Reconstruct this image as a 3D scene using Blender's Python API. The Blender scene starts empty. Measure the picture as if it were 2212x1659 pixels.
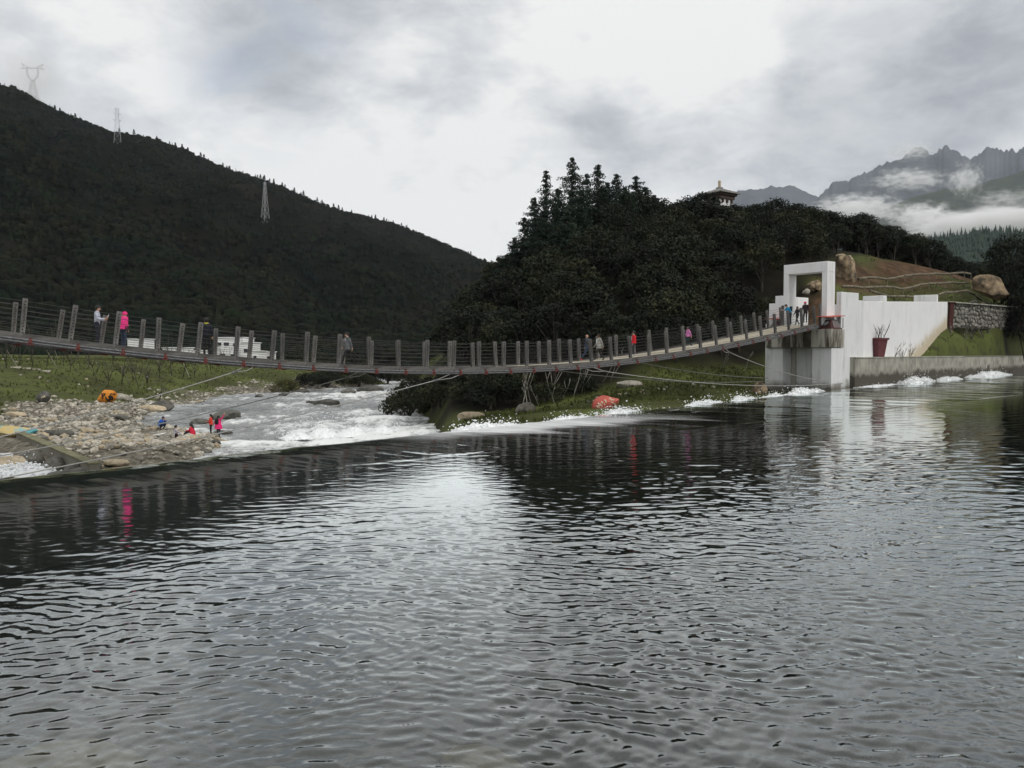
import bpy, bmesh, math, random
import numpy as np
from mathutils import Vector, Matrix, Quaternion
from mathutils.bvhtree import BVHTree

random.seed(7); RNG = np.random.default_rng(7)
scene = bpy.context.scene
COL = scene.collection
R = math.radians

# ------------------------------------------------------------------ camera
FPX, CX, CY, HZ, CZ = 1789.0, 1106.0, 829.5, 762.0, 2.75      # photo measured at 2212 px wide; eye 2.75 m over the pool
TH = math.atan((CY - HZ) / FPX)
cam_d = bpy.data.cameras.new('camera'); cam = bpy.data.objects.new('camera', cam_d); COL.objects.link(cam)
cam.location = (0, 0, CZ); cam.rotation_euler = (math.pi / 2 - TH, 0, 0)
cam_d.sensor_fit = 'HORIZONTAL'; cam_d.sensor_width = 36; cam_d.lens = 36 * FPX / 2212
cam_d.clip_start = 0.1; cam_d.clip_end = 40000
scene.camera = cam

def P(x, y, d):
    """direction of a photo pixel, taken to the forward distance d (metres)"""
    a = (x - CX) / FPX; b = -(y - CY) / FPX; c, s = math.cos(TH), math.sin(TH)
    k = d / (c + b * s)
    return Vector((a * k, d, CZ + (b * c - s) * k))

def PD(x, y):
    return P(x, y, 1.0) - Vector((0, 0, CZ))

# ------------------------------------------------------------------ render, exposure
scene.render.engine = 'CYCLES'
cy = scene.cycles
cy.use_denoising = True
try: cy.denoiser = 'OPENIMAGEDENOISE'
except Exception: pass
cy.max_bounces = 12; cy.diffuse_bounces = 3; cy.glossy_bounces = 4; cy.transparent_max_bounces = 24
cy.volume_bounces = 10; cy.sample_clamp_indirect = 6; cy.caustics_reflective = False; cy.caustics_refractive = False
cy.use_adaptive_sampling = True; cy.adaptive_threshold = 0.015
scene.view_settings.view_transform = 'Standard'; scene.view_settings.look = 'None'
scene.view_settings.exposure = 0.0; scene.view_settings.gamma = 1.0

# ------------------------------------------------------------------ sun and sky
SUN_FROM = Vector((0.62, -0.70, 0.80)).normalized()
sun_d = bpy.data.lights.new('sun', 'SUN'); sun_d.energy = 1.5; sun_d.angle = R(25); sun_d.color = (1.0, 0.965, 0.91)
sun = bpy.data.objects.new('sun', sun_d); COL.objects.link(sun)
sun.rotation_euler = (-SUN_FROM).to_track_quat('-Z', 'Y').to_euler()

class NT:
    """small helper to write node trees"""
    def __init__(s, tree): s.t = tree; s.n = tree.nodes; s.l = tree.links
    def new(s, typ, **kw):
        nd = s.n.new(typ)
        for k, v in kw.items(): setattr(nd, k, v)
        return nd
    def put(s, sock, v):
        if hasattr(v, 'links'): s.l.new(v, sock)
        else: sock.default_value = v
    def math(s, op, a, b=None, c=None, clamp=False):
        nd = s.new('ShaderNodeMath', operation=op); nd.use_clamp = clamp
        s.put(nd.inputs[0], a)
        if b is not None: s.put(nd.inputs[1], b)
        if c is not None: s.put(nd.inputs[2], c)
        return nd.outputs[0]
    def vmath(s, op, a, b=None):
        nd = s.new('ShaderNodeVectorMath', operation=op); s.put(nd.inputs[0], a)
        if b is not None: s.put(nd.inputs[1], b)
        return nd
    def noise(s, vec, scale, detail=4, rough=0.55, dist=0.0):
        nd = s.new('ShaderNodeTexNoise'); nd.inputs['Scale'].default_value = scale
        nd.inputs['Detail'].default_value = detail; nd.inputs['Roughness'].default_value = rough
        nd.inputs['Distortion'].default_value = dist
        if vec is not None: s.l.new(vec, nd.inputs['Vector'])
        return nd.outputs['Fac']
    def ramp(s, fac, stops, interp='LINEAR'):
        nd = s.new('ShaderNodeValToRGB'); cr = nd.color_ramp; cr.interpolation = interp
        while len(cr.elements) < len(stops): cr.elements.new(0.5)
        for e, (p, c) in zip(cr.elements, stops):
            e.position = p; e.color = (c[0], c[1], c[2], 1) if not isinstance(c, (int, float)) else (c, c, c, 1)
        s.l.new(fac, nd.inputs['Fac']); return nd.outputs['Color']
    def mixc(s, fac, a, b, mode='MIX'):
        nd = s.new('ShaderNodeMix', data_type='RGBA', blend_type=mode)
        s.put(nd.inputs[0], fac); s.put(nd.inputs[6], c4(a)); s.put(nd.inputs[7], c4(b)); return nd.outputs[2]
    def smooth(s, v, lo, hi):
        nd = s.new('ShaderNodeMapRange', interpolation_type='SMOOTHSTEP')
        s.put(nd.inputs[0], v); nd.inputs[1].default_value = lo; nd.inputs[2].default_value = hi
        return nd.outputs[0]
    def mapping(s, vec, scale=(1, 1, 1), rot=(0, 0, 0), loc=(0, 0, 0)):
        nd = s.new('ShaderNodeMapping'); nd.inputs['Scale'].default_value = scale
        nd.inputs['Rotation'].default_value = rot; nd.inputs['Location'].default_value = loc
        s.l.new(vec, nd.inputs['Vector']); return nd.outputs[0]

def c4(c):
    if hasattr(c, 'links'): return c
    return (c[0], c[1], c[2], 1)

world = bpy.data.worlds.new('World'); scene.world = world; world.use_nodes = True
w = NT(world.node_tree); w.n.clear()
wout = w.new('ShaderNodeOutputWorld'); bg = w.new('ShaderNodeBackground'); w.l.new(bg.outputs[0], wout.inputs[0])
bg.inputs['Strength'].default_value = 0.1
sky = w.new('ShaderNodeTexSky'); sky.sky_type = 'NISHITA'; sky.sun_disc = False
sky.sun_elevation = math.asin(SUN_FROM.z); sky.sun_rotation = math.atan2(SUN_FROM.x, SUN_FROM.y)
sky.altitude = 3000
gen = w.new('ShaderNodeTexCoord').outputs['Generated']
dirn = w.vmath('NORMALIZE', gen).outputs[0]
sp = w.new('ShaderNodeSeparateXYZ'); w.l.new(dirn, sp.inputs[0])
zc = w.math('ADD', w.math('MAXIMUM', sp.outputs[2], 0.0), 0.16)
cmb = w.new('ShaderNodeCombineXYZ')
w.l.new(w.math('DIVIDE', sp.outputs[0], zc), cmb.inputs[0]); w.l.new(w.math('DIVIDE', sp.outputs[1], zc), cmb.inputs[1])
cuv = cmb.outputs[0]
n1 = w.noise(w.mapping(dirn, (1, 1, 1.9), (0, 0.25, 0.5), (3.1, 1.7, 0)), 2.6, 8, 0.56, 0.3)
n2 = w.noise(w.mapping(dirn, (1, 1, 2.2), (0, 0.3, 0.7), (9.1, 4.7, 2)), 5.5, 7, 0.58, 0.35)
n3 = w.noise(w.mapping(dirn, (1, 1, 2.0), (0, 0.2, 0.3), (2.1, 7.7, 5)), 15, 7, 0.6, 0.3)
edge = w.smooth(w.math('ADD', n1, w.math('MULTIPLY', w.math('SUBTRACT', n3, 0.5), 0.22)), 0.40, 0.60)
val = w.math('ADD', w.math('MULTIPLY', w.math('SUBTRACT', edge, 0.5), 0.20), w.math('MULTIPLY', w.math('SUBTRACT', n2, 0.5), 0.82))
val = w.math('ADD', val, w.math('MULTIPLY', w.math('SUBTRACT', n3, 0.5), 0.36))
# the cloud masses in view: (pixel, angular radius in degrees, brightness change)
def blob(px, py, r0, r1):
    d = PD(px, py).normalized()
    dt = w.vmath('DOT_PRODUCT', dirn, tuple(d)).outputs['Value']
    nd = w.smooth(dt, math.cos(R(r1)), math.cos(R(r0))); return nd
wob = w.math('ADD', 0.55, w.math('MULTIPLY', n2, 0.9))
for (px, py, r0, r1, dv) in [(1930, 220, 1, 11, -0.30), (2200, 110, 2, 9, -0.10), (1380, 250, 1, 8, -0.16), (600, 40, 1, 8, -0.24),
                             (900, 70, 1, 6, -0.16), (1500, 95, 1, 7, 0.20), (430, 70, 0, 3, 0.10), (1250, 60, 1, 6, 0.10),
                             (350, 190, 2, 12, 0.05), (840, 300, 2, 12, 0.05), (560, 135, 1, 5, -0.07), (1640, 400, 1, 8, -0.06)]:
    val = w.math('ADD', val, w.math('MULTIPLY', w.math('MULTIPLY', blob(px, py, r0, r1), wob), dv))
bright = w.math('ADD', 0.885, val)
# an overcast sky is a little brighter overhead
bright = w.math('MULTIPLY', bright, w.math('ADD', 0.96, w.math('MULTIPLY', w.math('MAXIMUM', sp.outputs[2], 0.0), 0.22)))
bright = w.math('MINIMUM', w.math('MAXIMUM', bright, 0.36), 1.05)
ccol = w.ramp(bright, [(0.36, (0.345, 0.365, 0.40)), (0.60, (0.575, 0.60, 0.63)), (0.80, (0.79, 0.80, 0.81)), (1.0, (0.99, 0.985, 0.965))])
cm = w.mixc(1.0, ccol, (10, 10, 10), 'MULTIPLY')
hole = w.math('MULTIPLY', blob(570, 130, 1, 7), w.smooth(n2, 0.42, 0.62))
cover = w.math('SUBTRACT', 0.955, w.math('MULTIPLY', hole, 0.30))
w.l.new(w.mixc(cover, sky.outputs[0], cm), bg.inputs['Color'])

# ------------------------------------------------------------------ helpers
def tag(o, label=None, cat=None, group=None, kind=None):
    if label: o['label'] = label
    if cat: o['category'] = cat
    if group: o['group'] = group
    if kind: o['kind'] = kind
    return o

def add(name, me, parent=None, loc=None, rotz=0.0, scale=None):
    o = bpy.data.objects.new(name, me); COL.objects.link(o)
    if loc is not None: o.location = loc
    if rotz: o.rotation_euler = (0, 0, rotz)
    if scale is not None: o.scale = (scale,) * 3 if isinstance(scale, (int, float)) else scale
    if parent is not None: o.parent = parent
    return o

def empty(name, loc=(0, 0, 0), rotz=0.0, **t):
    o = bpy.data.objects.new(name, None); COL.objects.link(o); o.location = loc; o.rotation_euler = (0, 0, rotz)
    o.empty_display_size = 0.2
    return tag(o, **t)

def copy_tree(src, parent=None):
    c = src.copy(); COL.objects.link(c)
    if parent is not None: c.parent = parent
    for ch in src.children: copy_tree(ch, c)
    return c

def mesh(name, verts, faces, mats=(), smooth=False):
    me = bpy.data.meshes.new(name)
    if isinstance(verts, np.ndarray) and isinstance(faces, np.ndarray):
        nv, nf, k = len(verts), len(faces), faces.shape[1]
        me.vertices.add(nv); me.vertices.foreach_set('co', verts.astype(np.float32).ravel())
        me.loops.add(nf * k); me.loops.foreach_set('vertex_index', faces.astype(np.int32).ravel())
        me.polygons.add(nf); me.polygons.foreach_set('loop_start', np.arange(0, nf * k, k, dtype=np.int32))
        me.update(calc_edges=True); me.validate()
    else:
        me.from_pydata([tuple(v) for v in verts], [], [tuple(f) for f in faces]); me.update()
    for m in (mats if isinstance(mats, (list, tuple)) else [mats]): me.materials.append(m)
    if smooth: me.polygons.foreach_set('use_smooth', np.ones(len(me.polygons), dtype=bool))
    return me

class MB:
    """collects shapes into one mesh"""
    def __init__(s): s.v = []; s.f = []
    def box(s, c, size, M=None):
        h = [x / 2 for x in size]; b = len(s.v)
        for dx in (-1, 1):
            for dy in (-1, 1):
                for dz in (-1, 1):
                    p = Vector((dx * h[0], dy * h[1], dz * h[2]))
                    if M is not None: p = M @ p
                    s.v.append(Vector(c) + p)
        s.f += [(b, b + 1, b + 3, b + 2), (b + 4, b + 6, b + 7, b + 5), (b, b + 4, b + 5, b + 1), (b + 2, b + 3, b + 7, b + 6), (b, b + 2, b + 6, b + 4), (b + 1, b + 5, b + 7, b + 3)]
        return s
    def prism(s, pts, z0, z1):
        """pts: plan polygon [(x,y)]; z0/z1 a number or one per corner"""
        n = len(pts); b = len(s.v)
        a0 = z0 if isinstance(z0, (list, tuple)) else [z0] * n; a1 = z1 if isinstance(z1, (list, tuple)) else [z1] * n
        ar = sum(pts[i][0] * pts[(i + 1) % n][1] - pts[(i + 1) % n][0] * pts[i][1] for i in range(n))
        if ar < 0: pts = list(pts)[::-1]; a0 = list(a0)[::-1]; a1 = list(a1)[::-1]
        for i in range(n): s.v.append(Vector((pts[i][0], pts[i][1], a0[i])))
        for i in range(n): s.v.append(Vector((pts[i][0], pts[i][1], a1[i])))
        s.f.append(tuple(b + i for i in range(n))[::-1]); s.f.append(tuple(b + n + i for i in range(n)))
        for i in range(n): s.f.append((b + i, b + (i + 1) % n, b + n + (i + 1) % n, b + n + i))
        return s
    def tube(s, pts, rad, n=6, cap=True):
        pts = [Vector(p) for p in pts]; m = len(pts); b = len(s.v)
        rs = rad if isinstance(rad, (list, tuple)) else [rad] * m
        up = None
        for i, p in enumerate(pts):
            t = (pts[min(i + 1, m - 1)] - pts[max(i - 1, 0)])
            t = t.normalized() if t.length > 1e-9 else Vector((0, 0, 1))
            if up is None: up = t.orthogonal().normalized()
            up = (up - t * up.dot(t)); up = up.normalized() if up.length > 1e-6 else t.orthogonal().normalized()
            q = t.cross(up)
            for k in range(n):
                a = 2 * math.pi * k / n
                s.v.append(p + (up * math.cos(a) + q * math.sin(a)) * rs[i])
        for i in range(m - 1):
            for k in range(n):
                s.f.append((b + i * n + k, b + i * n + (k + 1) % n, b + (i + 1) * n + (k + 1) % n, b + (i + 1) * n + k))
        if cap:
            s.f.append(tuple(b + k for k in range(n))[::-1]); s.f.append(tuple(b + (m - 1) * n + k for k in range(n)))
        return s
    def quad(s, a, b_, c, d):
        b = len(s.v); s.v += [Vector(a), Vector(b_), Vector(c), Vector(d)]; s.f.append((b, b + 1, b + 2, b + 3)); return s
    def ball(s, c, r, n=8, m=5, sq=(1, 1, 1)):
        b = len(s.v); c = Vector(c)
        s.v.append(c + Vector((0, 0, r * sq[2])))
        for i in range(1, m):
            a = math.pi * i / m
            for k in range(n):
                t = 2 * math.pi * k / n
                s.v.append(c + Vector((r * sq[0] * math.sin(a) * math.cos(t), r * sq[1] * math.sin(a) * math.sin(t), r * sq[2] * math.cos(a))))
        s.v.append(c - Vector((0, 0, r * sq[2]))); e = len(s.v) - 1
        for k in range(n):
            s.f.append((b, b + 1 + k, b + 1 + (k + 1) % n)); s.f.append((e, b + 1 + (m - 2) * n + (k + 1) % n, b + 1 + (m - 2) * n + k))
        for i in range(m - 2):
            for k in range(n):
                s.f.append((b + 1 + i * n + k, b + 1 + (i + 1) * n + k, b + 1 + (i + 1) * n + (k + 1) % n, b + 1 + i * n + (k + 1) % n))
        return s
    def me(s, name, m, smooth=False): return mesh(name, s.v, s.f, m, smooth)
    def build(s, name, m, parent=None, smooth=False, bevel=0.0):
        o = add(name, s.me(name, m, smooth), parent)
        if bevel:
            bm = bmesh.new(); bm.from_mesh(o.data)
            bmesh.ops.bevel(bm, geom=bm.edges[:], offset=bevel, segments=1, affect='EDGES', clamp_overlap=True)
            bm.to_mesh(o.data); bm.free()
        return o

def vnoise(x, y, seed=0):
    x = np.asarray(x, float); y = np.asarray(y, float)
    xi = np.floor(x).astype(np.int64); yi = np.floor(y).astype(np.int64); fx = x - xi; fy = y - yi
    def h(a, b):
        n = (a * 374761393 + b * 668265263 + seed * 1442695041) & 0x7fffffff
        n = ((n ^ (n >> 13)) * 1274126177) & 0x7fffffff
        return ((n ^ (n >> 16)) & 0xffff) / 65535.0
    fx = fx * fx * (3 - 2 * fx); fy = fy * fy * (3 - 2 * fy)
    return (h(xi, yi) * (1 - fx) + h(xi + 1, yi) * fx) * (1 - fy) + (h(xi, yi + 1) * (1 - fx) + h(xi + 1, yi + 1) * fx) * fy

def fbm(x, y, oct=5, seed=0, gain=0.5):
    s = 0.0; a = 1.0; t = 0.0
    for i in range(oct):
        s = s + a * (vnoise(x * 2 ** i + 17.3 * i, y * 2 ** i - 9.1 * i, seed + i) - 0.5); t += a; a *= gain
    return s / t * 2

def sstep(x, a, b):
    t = np.clip((x - a) / (b - a), 0, 1); return t * t * (3 - 2 * t)

# ------------------------------------------------------------------ materials
def mat(name, c1, c2=None, scale=3.0, rough=0.8, bump=0.0, bscale=None, spec=0.3, stretch=(1, 1, 1), c3=None, lo=0.35, hi=0.65, detail=5, metal=0.0, obj=True, rnd=0.0):
    m = bpy.data.materials.new(name); m.use_nodes = True; t = NT(m.node_tree)
    b = m.node_tree.nodes['Principled BSDF']; b.inputs['Roughness'].default_value = rough
    b.inputs['Specular IOR Level'].default_value = spec; b.inputs['Metallic'].default_value = metal
    tc = t.new('ShaderNodeTexCoord').outputs['Object'] if obj else t.new('ShaderNodeNewGeometry').outputs['Position']
    v = t.mapping(tc, stretch)
    if c2 is None: b.inputs['Base Color'].default_value = c4(c1)
    else:
        n = t.noise(v, scale, detail, 0.6)
        st = [(lo, c1), (hi, c2)] if c3 is None else [(lo, c1), ((lo + hi) / 2, c2), (hi, c3)]
        col = t.ramp(n, st)
        if rnd:
            oi = t.new('ShaderNodeObjectInfo')
            col = t.mixc(1.0, col, t.ramp(oi.outputs['Random'], [(0, (1 - rnd, 1 - rnd, 1 - rnd)), (1, (1 + rnd * .6, 1 + rnd * .55, 1 + rnd * .5))]), 'MULTIPLY')
        t.l.new(col, b.inputs['Base Color'])
    if bump:
        n = t.noise(v, bscale or scale * 3, 6, 0.65)
        bp = t.new('ShaderNodeBump'); bp.inputs['Strength'].default_value = bump; bp.inputs['Distance'].default_value = 0.05
        t.l.new(n, bp.inputs['Height']); t.l.new(bp.outputs[0], b.inputs['Normal'])
    return m

def leafmat(name, c1, c2, c3, vary=0.35):
    m = bpy.data.materials.new(name); m.use_nodes = True; t = NT(m.node_tree)
    b = m.node_tree.nodes['Principled BSDF']; b.inputs['Roughness'].default_value = 0.75; b.inputs['Specular IOR Level'].default_value = 0.15
    oi = t.new('ShaderNodeObjectInfo'); pos = t.new('ShaderNodeNewGeometry').outputs['Position']
    n = t.noise(pos, 0.9, 3, 0.6)
    col = t.ramp(n, [(0.3, c1), (0.5, c2), (0.72, c3)])
    sc = t.ramp(oi.outputs['Random'], [(0, (1 - vary, 1 - vary, 1 - vary * .8)), (0.6, (1, 1, 1)), (1, (1 + vary * 1.2, 1 + vary * .8, 1 + vary * .3))])
    t.l.new(t.mixc(1.0, col, sc, 'MULTIPLY'), b.inputs['Base Color'])
    return m

M = {}
M['wood'] = mat('weathered_timber', (0.065, 0.063, 0.06), (0.19, 0.184, 0.174), 6, 0.85, 0.4, 30, stretch=(1, 1, 0.2), rnd=0.25)
M['board'] = mat('grey_side_board', (0.058, 0.056, 0.053), (0.165, 0.158, 0.148), 5, 0.85, 0.35, 30, stretch=(0.3, 1, 1), rnd=0.2)
M['plank'] = mat('pale_deck_plank', (0.30, 0.27, 0.21), (0.52, 0.47, 0.37), 5, 0.85, 0.3, 30, stretch=(1, 0.3, 1), rnd=0.25)
M['hole'] = mat('dark_iron', (0.02, 0.02, 0.02), rough=0.6)
M['cable'] = mat('dark_wire_rope', (0.035, 0.035, 0.035), (0.07, 0.07, 0.07), 20, 0.6, 0.0)
M['steel'] = mat('grey_wire_rope', (0.08, 0.081, 0.083), (0.18, 0.183, 0.188), 12, 0.55, 0.3, 60, stretch=(0.4, 1, 1))
M['rope'] = mat('pale_guy_rope', (0.26, 0.26, 0.25), (0.42, 0.41, 0.39), 15, 0.7)
M['red'] = mat('red_oxide_paint', (0.10, 0.022, 0.017), (0.18, 0.040, 0.030), 8, 0.6, 0.2)
def wallmat(name, base, stain, amount, zlo=None, moss=None, lo=.5, hi=.72, patch=.35):
    m = mat(name, base, rough=0.85); t = NT(m.node_tree); b = m.node_tree.nodes['Principled BSDF']
    g = t.new('ShaderNodeNewGeometry'); pos = g.outputs['Position']
    n = t.noise(t.mapping(pos, (1, 1, 0.12)), 1.6, 6, 0.65); n2 = t.noise(pos, 0.7, 5, 0.6)
    f = t.math('MULTIPLY', t.smooth(n, lo, hi), amount)
    col = t.mixc(f, base, stain)
    col = t.mixc(t.math('MULTIPLY', t.smooth(n2, 0.4, 0.7), patch), col, tuple(x * (0.82 if patch < .5 else 0.42) for x in base))
    if zlo is not None:
        sz = t.new('ShaderNodeSeparateXYZ'); t.l.new(pos, sz.inputs[0])
        e = t.math('ADD', sz.outputs[2], t.math('ADD', t.math('MULTIPLY', t.math('SUBTRACT', n, 0.5), 0.7), t.math('MULTIPLY', t.math('SUBTRACT', n2, 0.5), 1.8)))
        col = t.mixc(t.math('SUBTRACT', 1.0, t.smooth(e, zlo[0], zlo[1])), col, moss)
    t.l.new(col, b.inputs['Base Color'])
    bp = t.new('ShaderNodeBump'); bp.inputs['Strength'].default_value = 0.6; bp.inputs['Distance'].default_value = 0.04
    t.l.new(t.noise(t.mapping(pos, (1, 1, 4)), 3.0, 6, 0.7), bp.inputs['Height']); t.l.new(bp.outputs[0], b.inputs['Normal'])
    return m
M['white'] = wallmat('white_limewash', (0.82, 0.82, 0.82), (0.52, 0.51, 0.48), 0.55)
M['white_wet'] = wallmat('white_limewash_wet_foot', (0.76, 0.77, 0.77), (0.40, 0.40, 0.37), 0.7, (-0.3, 0.5), (0.16, 0.15, 0.12))
M['stained'] = wallmat('rust_stained_concrete', (0.50, 0.48, 0.42), (0.07, 0.058, 0.04), 1.0, lo=.42, hi=.58)
M['concrete'] = wallmat('river_wall_concrete', (0.40, 0.39, 0.33), (0.16, 0.15, 0.11), 0.6, (0.75, 1.3), (0.07, 0.062, 0.048), patch=.8)
M['old_concrete'] = wallmat('mossy_concrete', (0.20, 0.19, 0.15), (0.09, 0.085, 0.06), 0.8)
M['moss'] = mat('mossy_wall_top', (0.10, 0.105, 0.05), (0.24, 0.22, 0.14), 2.5, 0.95, 0.4)
M['stone'] = mat('pale_river_stone', (0.24, 0.225, 0.19), (0.50, 0.47, 0.40), 2.5, 0.85, 0.4, 14, rnd=0.5)
M['stone_warm'] = mat('warm_river_stone', (0.30, 0.25, 0.17), (0.50, 0.42, 0.30), 2.5, 0.85, 0.4, 14, rnd=0.35)
M['stone_dark'] = mat('dark_wet_rock', (0.045, 0.045, 0.04), (0.13, 0.125, 0.105), 2.0, 0.6, 0.4, 10, rnd=0.3)
M['boulder'] = mat('ochre_boulder', (0.05, 0.042, 0.033), (0.20, 0.148, 0.092), 1.6, 0.9, 0.9, 5, c3=(0.40, 0.31, 0.20), lo=.36, hi=.6, detail=8)
M['masonry'] = mat('grey_wall_stone', (0.15, 0.145, 0.13), (0.36, 0.345, 0.30), 2.2, 0.9, 0.4, 12, rnd=0.45)
M['mortar'] = mat('dark_mortar', (0.05, 0.05, 0.04), (0.10, 0.095, 0.08), 3, 0.95)
M['bark'] = mat('dark_bark', (0.035, 0.03, 0.025), (0.09, 0.08, 0.065), 6, 0.95, 0.3)
M['pale_bark'] = mat('bleached_dead_wood', (0.16, 0.15, 0.13), (0.34, 0.32, 0.28), 5, 0.9, 0.3)
M['log'] = mat('weathered_log', (0.10, 0.085, 0.06), (0.25, 0.22, 0.16), 4, 0.9, 0.4)
M['conifer'] = leafmat('conifer_needles', (0.012, 0.022, 0.016), (0.020, 0.035, 0.024), (0.032, 0.050, 0.030), 0.2)
M['oak'] = leafmat('dark_oak_leaf', (0.009, 0.0135, 0.008), (0.0175, 0.0235, 0.0135), (0.036, 0.037, 0.020), 0.5)
M['bush'] = leafmat('olive_bush_leaf', (0.030, 0.036, 0.016), (0.055, 0.060, 0.026), (0.085, 0.085, 0.040), 0.3)
M['hillwood'] = leafmat('far_wood_leaf', (0.0035, 0.005, 0.004), (0.0062, 0.0082, 0.0056), (0.014, 0.0128, 0.0088), 0.0)
def woodmat(name, stops, dark):
    m = mat(name, (0.01, 0.01, 0.01), rough=1.0, spec=0.02); t = NT(m.node_tree); pos = t.new('ShaderNodeNewGeometry').outputs['Position']
    c = t.ramp(t.noise(pos, 0.022, 6, 0.65), stops); c = t.mixc(t.smooth(t.noise(pos, 0.16, 4, 0.6), 0.46, 0.62), c, dark)
    t.l.new(c, m.node_tree.nodes['Principled BSDF'].inputs['Base Color']); return m
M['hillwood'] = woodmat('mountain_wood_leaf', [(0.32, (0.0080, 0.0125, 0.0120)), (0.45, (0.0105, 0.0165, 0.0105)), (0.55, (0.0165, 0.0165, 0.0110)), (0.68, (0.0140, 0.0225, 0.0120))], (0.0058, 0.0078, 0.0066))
M['farwood'] = leafmat('far_conifer', (0.02, 0.035, 0.03), (0.035, 0.055, 0.045), (0.06, 0.08, 0.06), 0.0)
M['pylon'] = mat('galvanised_steel', (0.42, 0.43, 0.44), rough=0.5)
M['redpot'] = mat('dull_red_pot', (0.115, 0.036, 0.04), (0.15, 0.05, 0.055), 3, 0.8)
M['darkred'] = mat('dark_red_post', (0.055, 0.02, 0.018), (0.09, 0.03, 0.025), 4, 0.8)
M['roofred'] = mat('red_sheet_roof', (0.36, 0.075, 0.06), (0.46, 0.11, 0.085), 3, 0.6)
M['housered'] = mat('maroon_housing', (0.06, 0.022, 0.022), (0.10, 0.035, 0.033), 3, 0.6)
M['glass'] = mat('dark_window_glass', (0.02, 0.025, 0.03), rough=0.15, spec=0.5)
M['slate'] = mat('grey_roof_tile', (0.17, 0.165, 0.155), (0.32, 0.31, 0.29), 4, 0.8, 0.3)
M['tan'] = mat('tan_stone_finial', (0.42, 0.34, 0.24), (0.52, 0.43, 0.31), 4, 0.85)
M['eave'] = mat('dark_brown_eave', (0.04, 0.031, 0.025), (0.10, 0.065, 0.05), 5, 0.85)
# ------------------------------------------------------------------ plan of the place
U2 = np.array([0.6307, 0.7760]); N2 = np.array([-0.7760, 0.6307]); T_LIP = 21.0     # along / across the weir
W0 = np.array([28.0, 67.0]); WD = np.array([0.673, 0.7396]); WM = np.array([-0.7396, 0.673])   # river wall on the right
RIVER_Z = -3.6
RIVER = [(-18.8, 55.4), (-21.4, 62), (-26.7, 67.6), (-29.8, 69.7), (-33.2, 72), (-34, 75), (-35.8, 79.4), (-38.5, 92), (-40.3, 104), (-41.3, 118), (-36.9, 130.6),
         (-30.5, 149), (-24, 165), (-30, 185), (-50, 215), (-38, 220), (-18, 185), (-16.2, 160), (-17.8, 145.6), (-12.9, 105), (-8.0, 79), (-6.2, 66), (-4.8, 55), (-3.6, 47), (-2.4, 38),
         (-1.6, 31.5), (-17, 14), (-36, 28), (-33, 50), (-21.5, 42), (-17.0, 46)]

def poly_dist(x, y, poly):
    """signed distance to a polygon, negative inside"""
    p = np.array(poly, float); q = np.roll(p, -1, axis=0)
    best = np.full(x.shape, 1e9); ins = np.zeros(x.shape, bool)
    for (ax, ay), (bx, by) in zip(p, q):
        dx, dy = bx - ax, by - ay; L = dx * dx + dy * dy
        t = np.clip(((x - ax) * dx + (y - ay) * dy) / L, 0, 1)
        best = np.minimum(best, np.hypot(x - ax - t * dx, y - ay - t * dy))
        c = ((ay > y) != (by > y))
        with np.errstate(divide='ignore', invalid='ignore'):
            xi = ax + (y - ay) * dx / (dy if dy else 1e-9)
        ins ^= c & (x < xi)
    return np.where(ins, -best, best)

ctrl = []
def cp(x, y, z): ctrl.append((x, y, z))
def cpx(px, py, d, h=0.0):
    v = P(px, py, d); ctrl.append((v.x, v.y, v.z - h))
# left bank
for c in [(-62, 117, 1.25), (-80, 100, 1.3), (-62, 140, 1.2), (-46, 150, 0.9), (-100, 150, 1.6), (-68, 190, 0.9), (-45, 180, 0.9), (-60, 220, 1.5),
          (-130, 120, 3), (-150, 60, 4), (-150, 200, 4), (-120, 260, 6), (-50, 82, -1.3), (-44, 93, -2.9), (-55, 100, -0.8), (-70, 85, 0.6), (-46, 62, -2.8),
          (-33, 58, -3.1), (-30, 64, -3.3), (-42, 70, -2.8), (-24, 56, -3.4), (-40, 45, -1.5), (-60, 50, 0), (-90, 50, 1), (-45, 20, 0.5), (-80, 10, 1.5), (-45, 110, -2.9), (-52, 116, -0.2),
          (-46, 125, -1.8), (-40, 137, -1.5), (-55, 130, 0.9), (-34, 155, -1.0)]: cp(*c)
# right bank behind the weir, then the wooded hill
for a in [(1150, 885, 55), (1050, 895, 56), (1305, 884, 47), (1420, 876, 48), (1500, 866, 52), (1600, 855, 58), (1500, 828, 63), (1350, 842, 62), (1250, 862, 60), (1640, 805, 80), (1660, 765, 88), (1600, 795, 76), (1655, 848, 66), (1700, 846, 68), (1760, 846, 69), (1640, 852, 63), (1720, 840, 74), (1100, 880, 64)]: cpx(*a)
for c in [(8, 110, 15.5), (-2, 112, 8.5), (-9, 112, 1.5), (-4, 90, 3.5), (5, 80, 5.5), (15, 84, 7.5), (25, 92, 10), (31, 124, 20), (20, 120, 18.5), (45, 122, 17.5), (36, 104, 13.5),
          (2, 140, 12), (30, 160, 20), (-14, 150, -1), (-8, 185, 3), (-20, 230, 3), (60, 150, 16.5), (85, 150, 12), (115, 160, 9), (60, 200, 20), (110, 240, 12), (20, 240, 14), (0, 75, 2.2), (-6, 70, -0.6), (170, 200, 12), (29, 82, 5.0)]: cp(*c)
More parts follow.
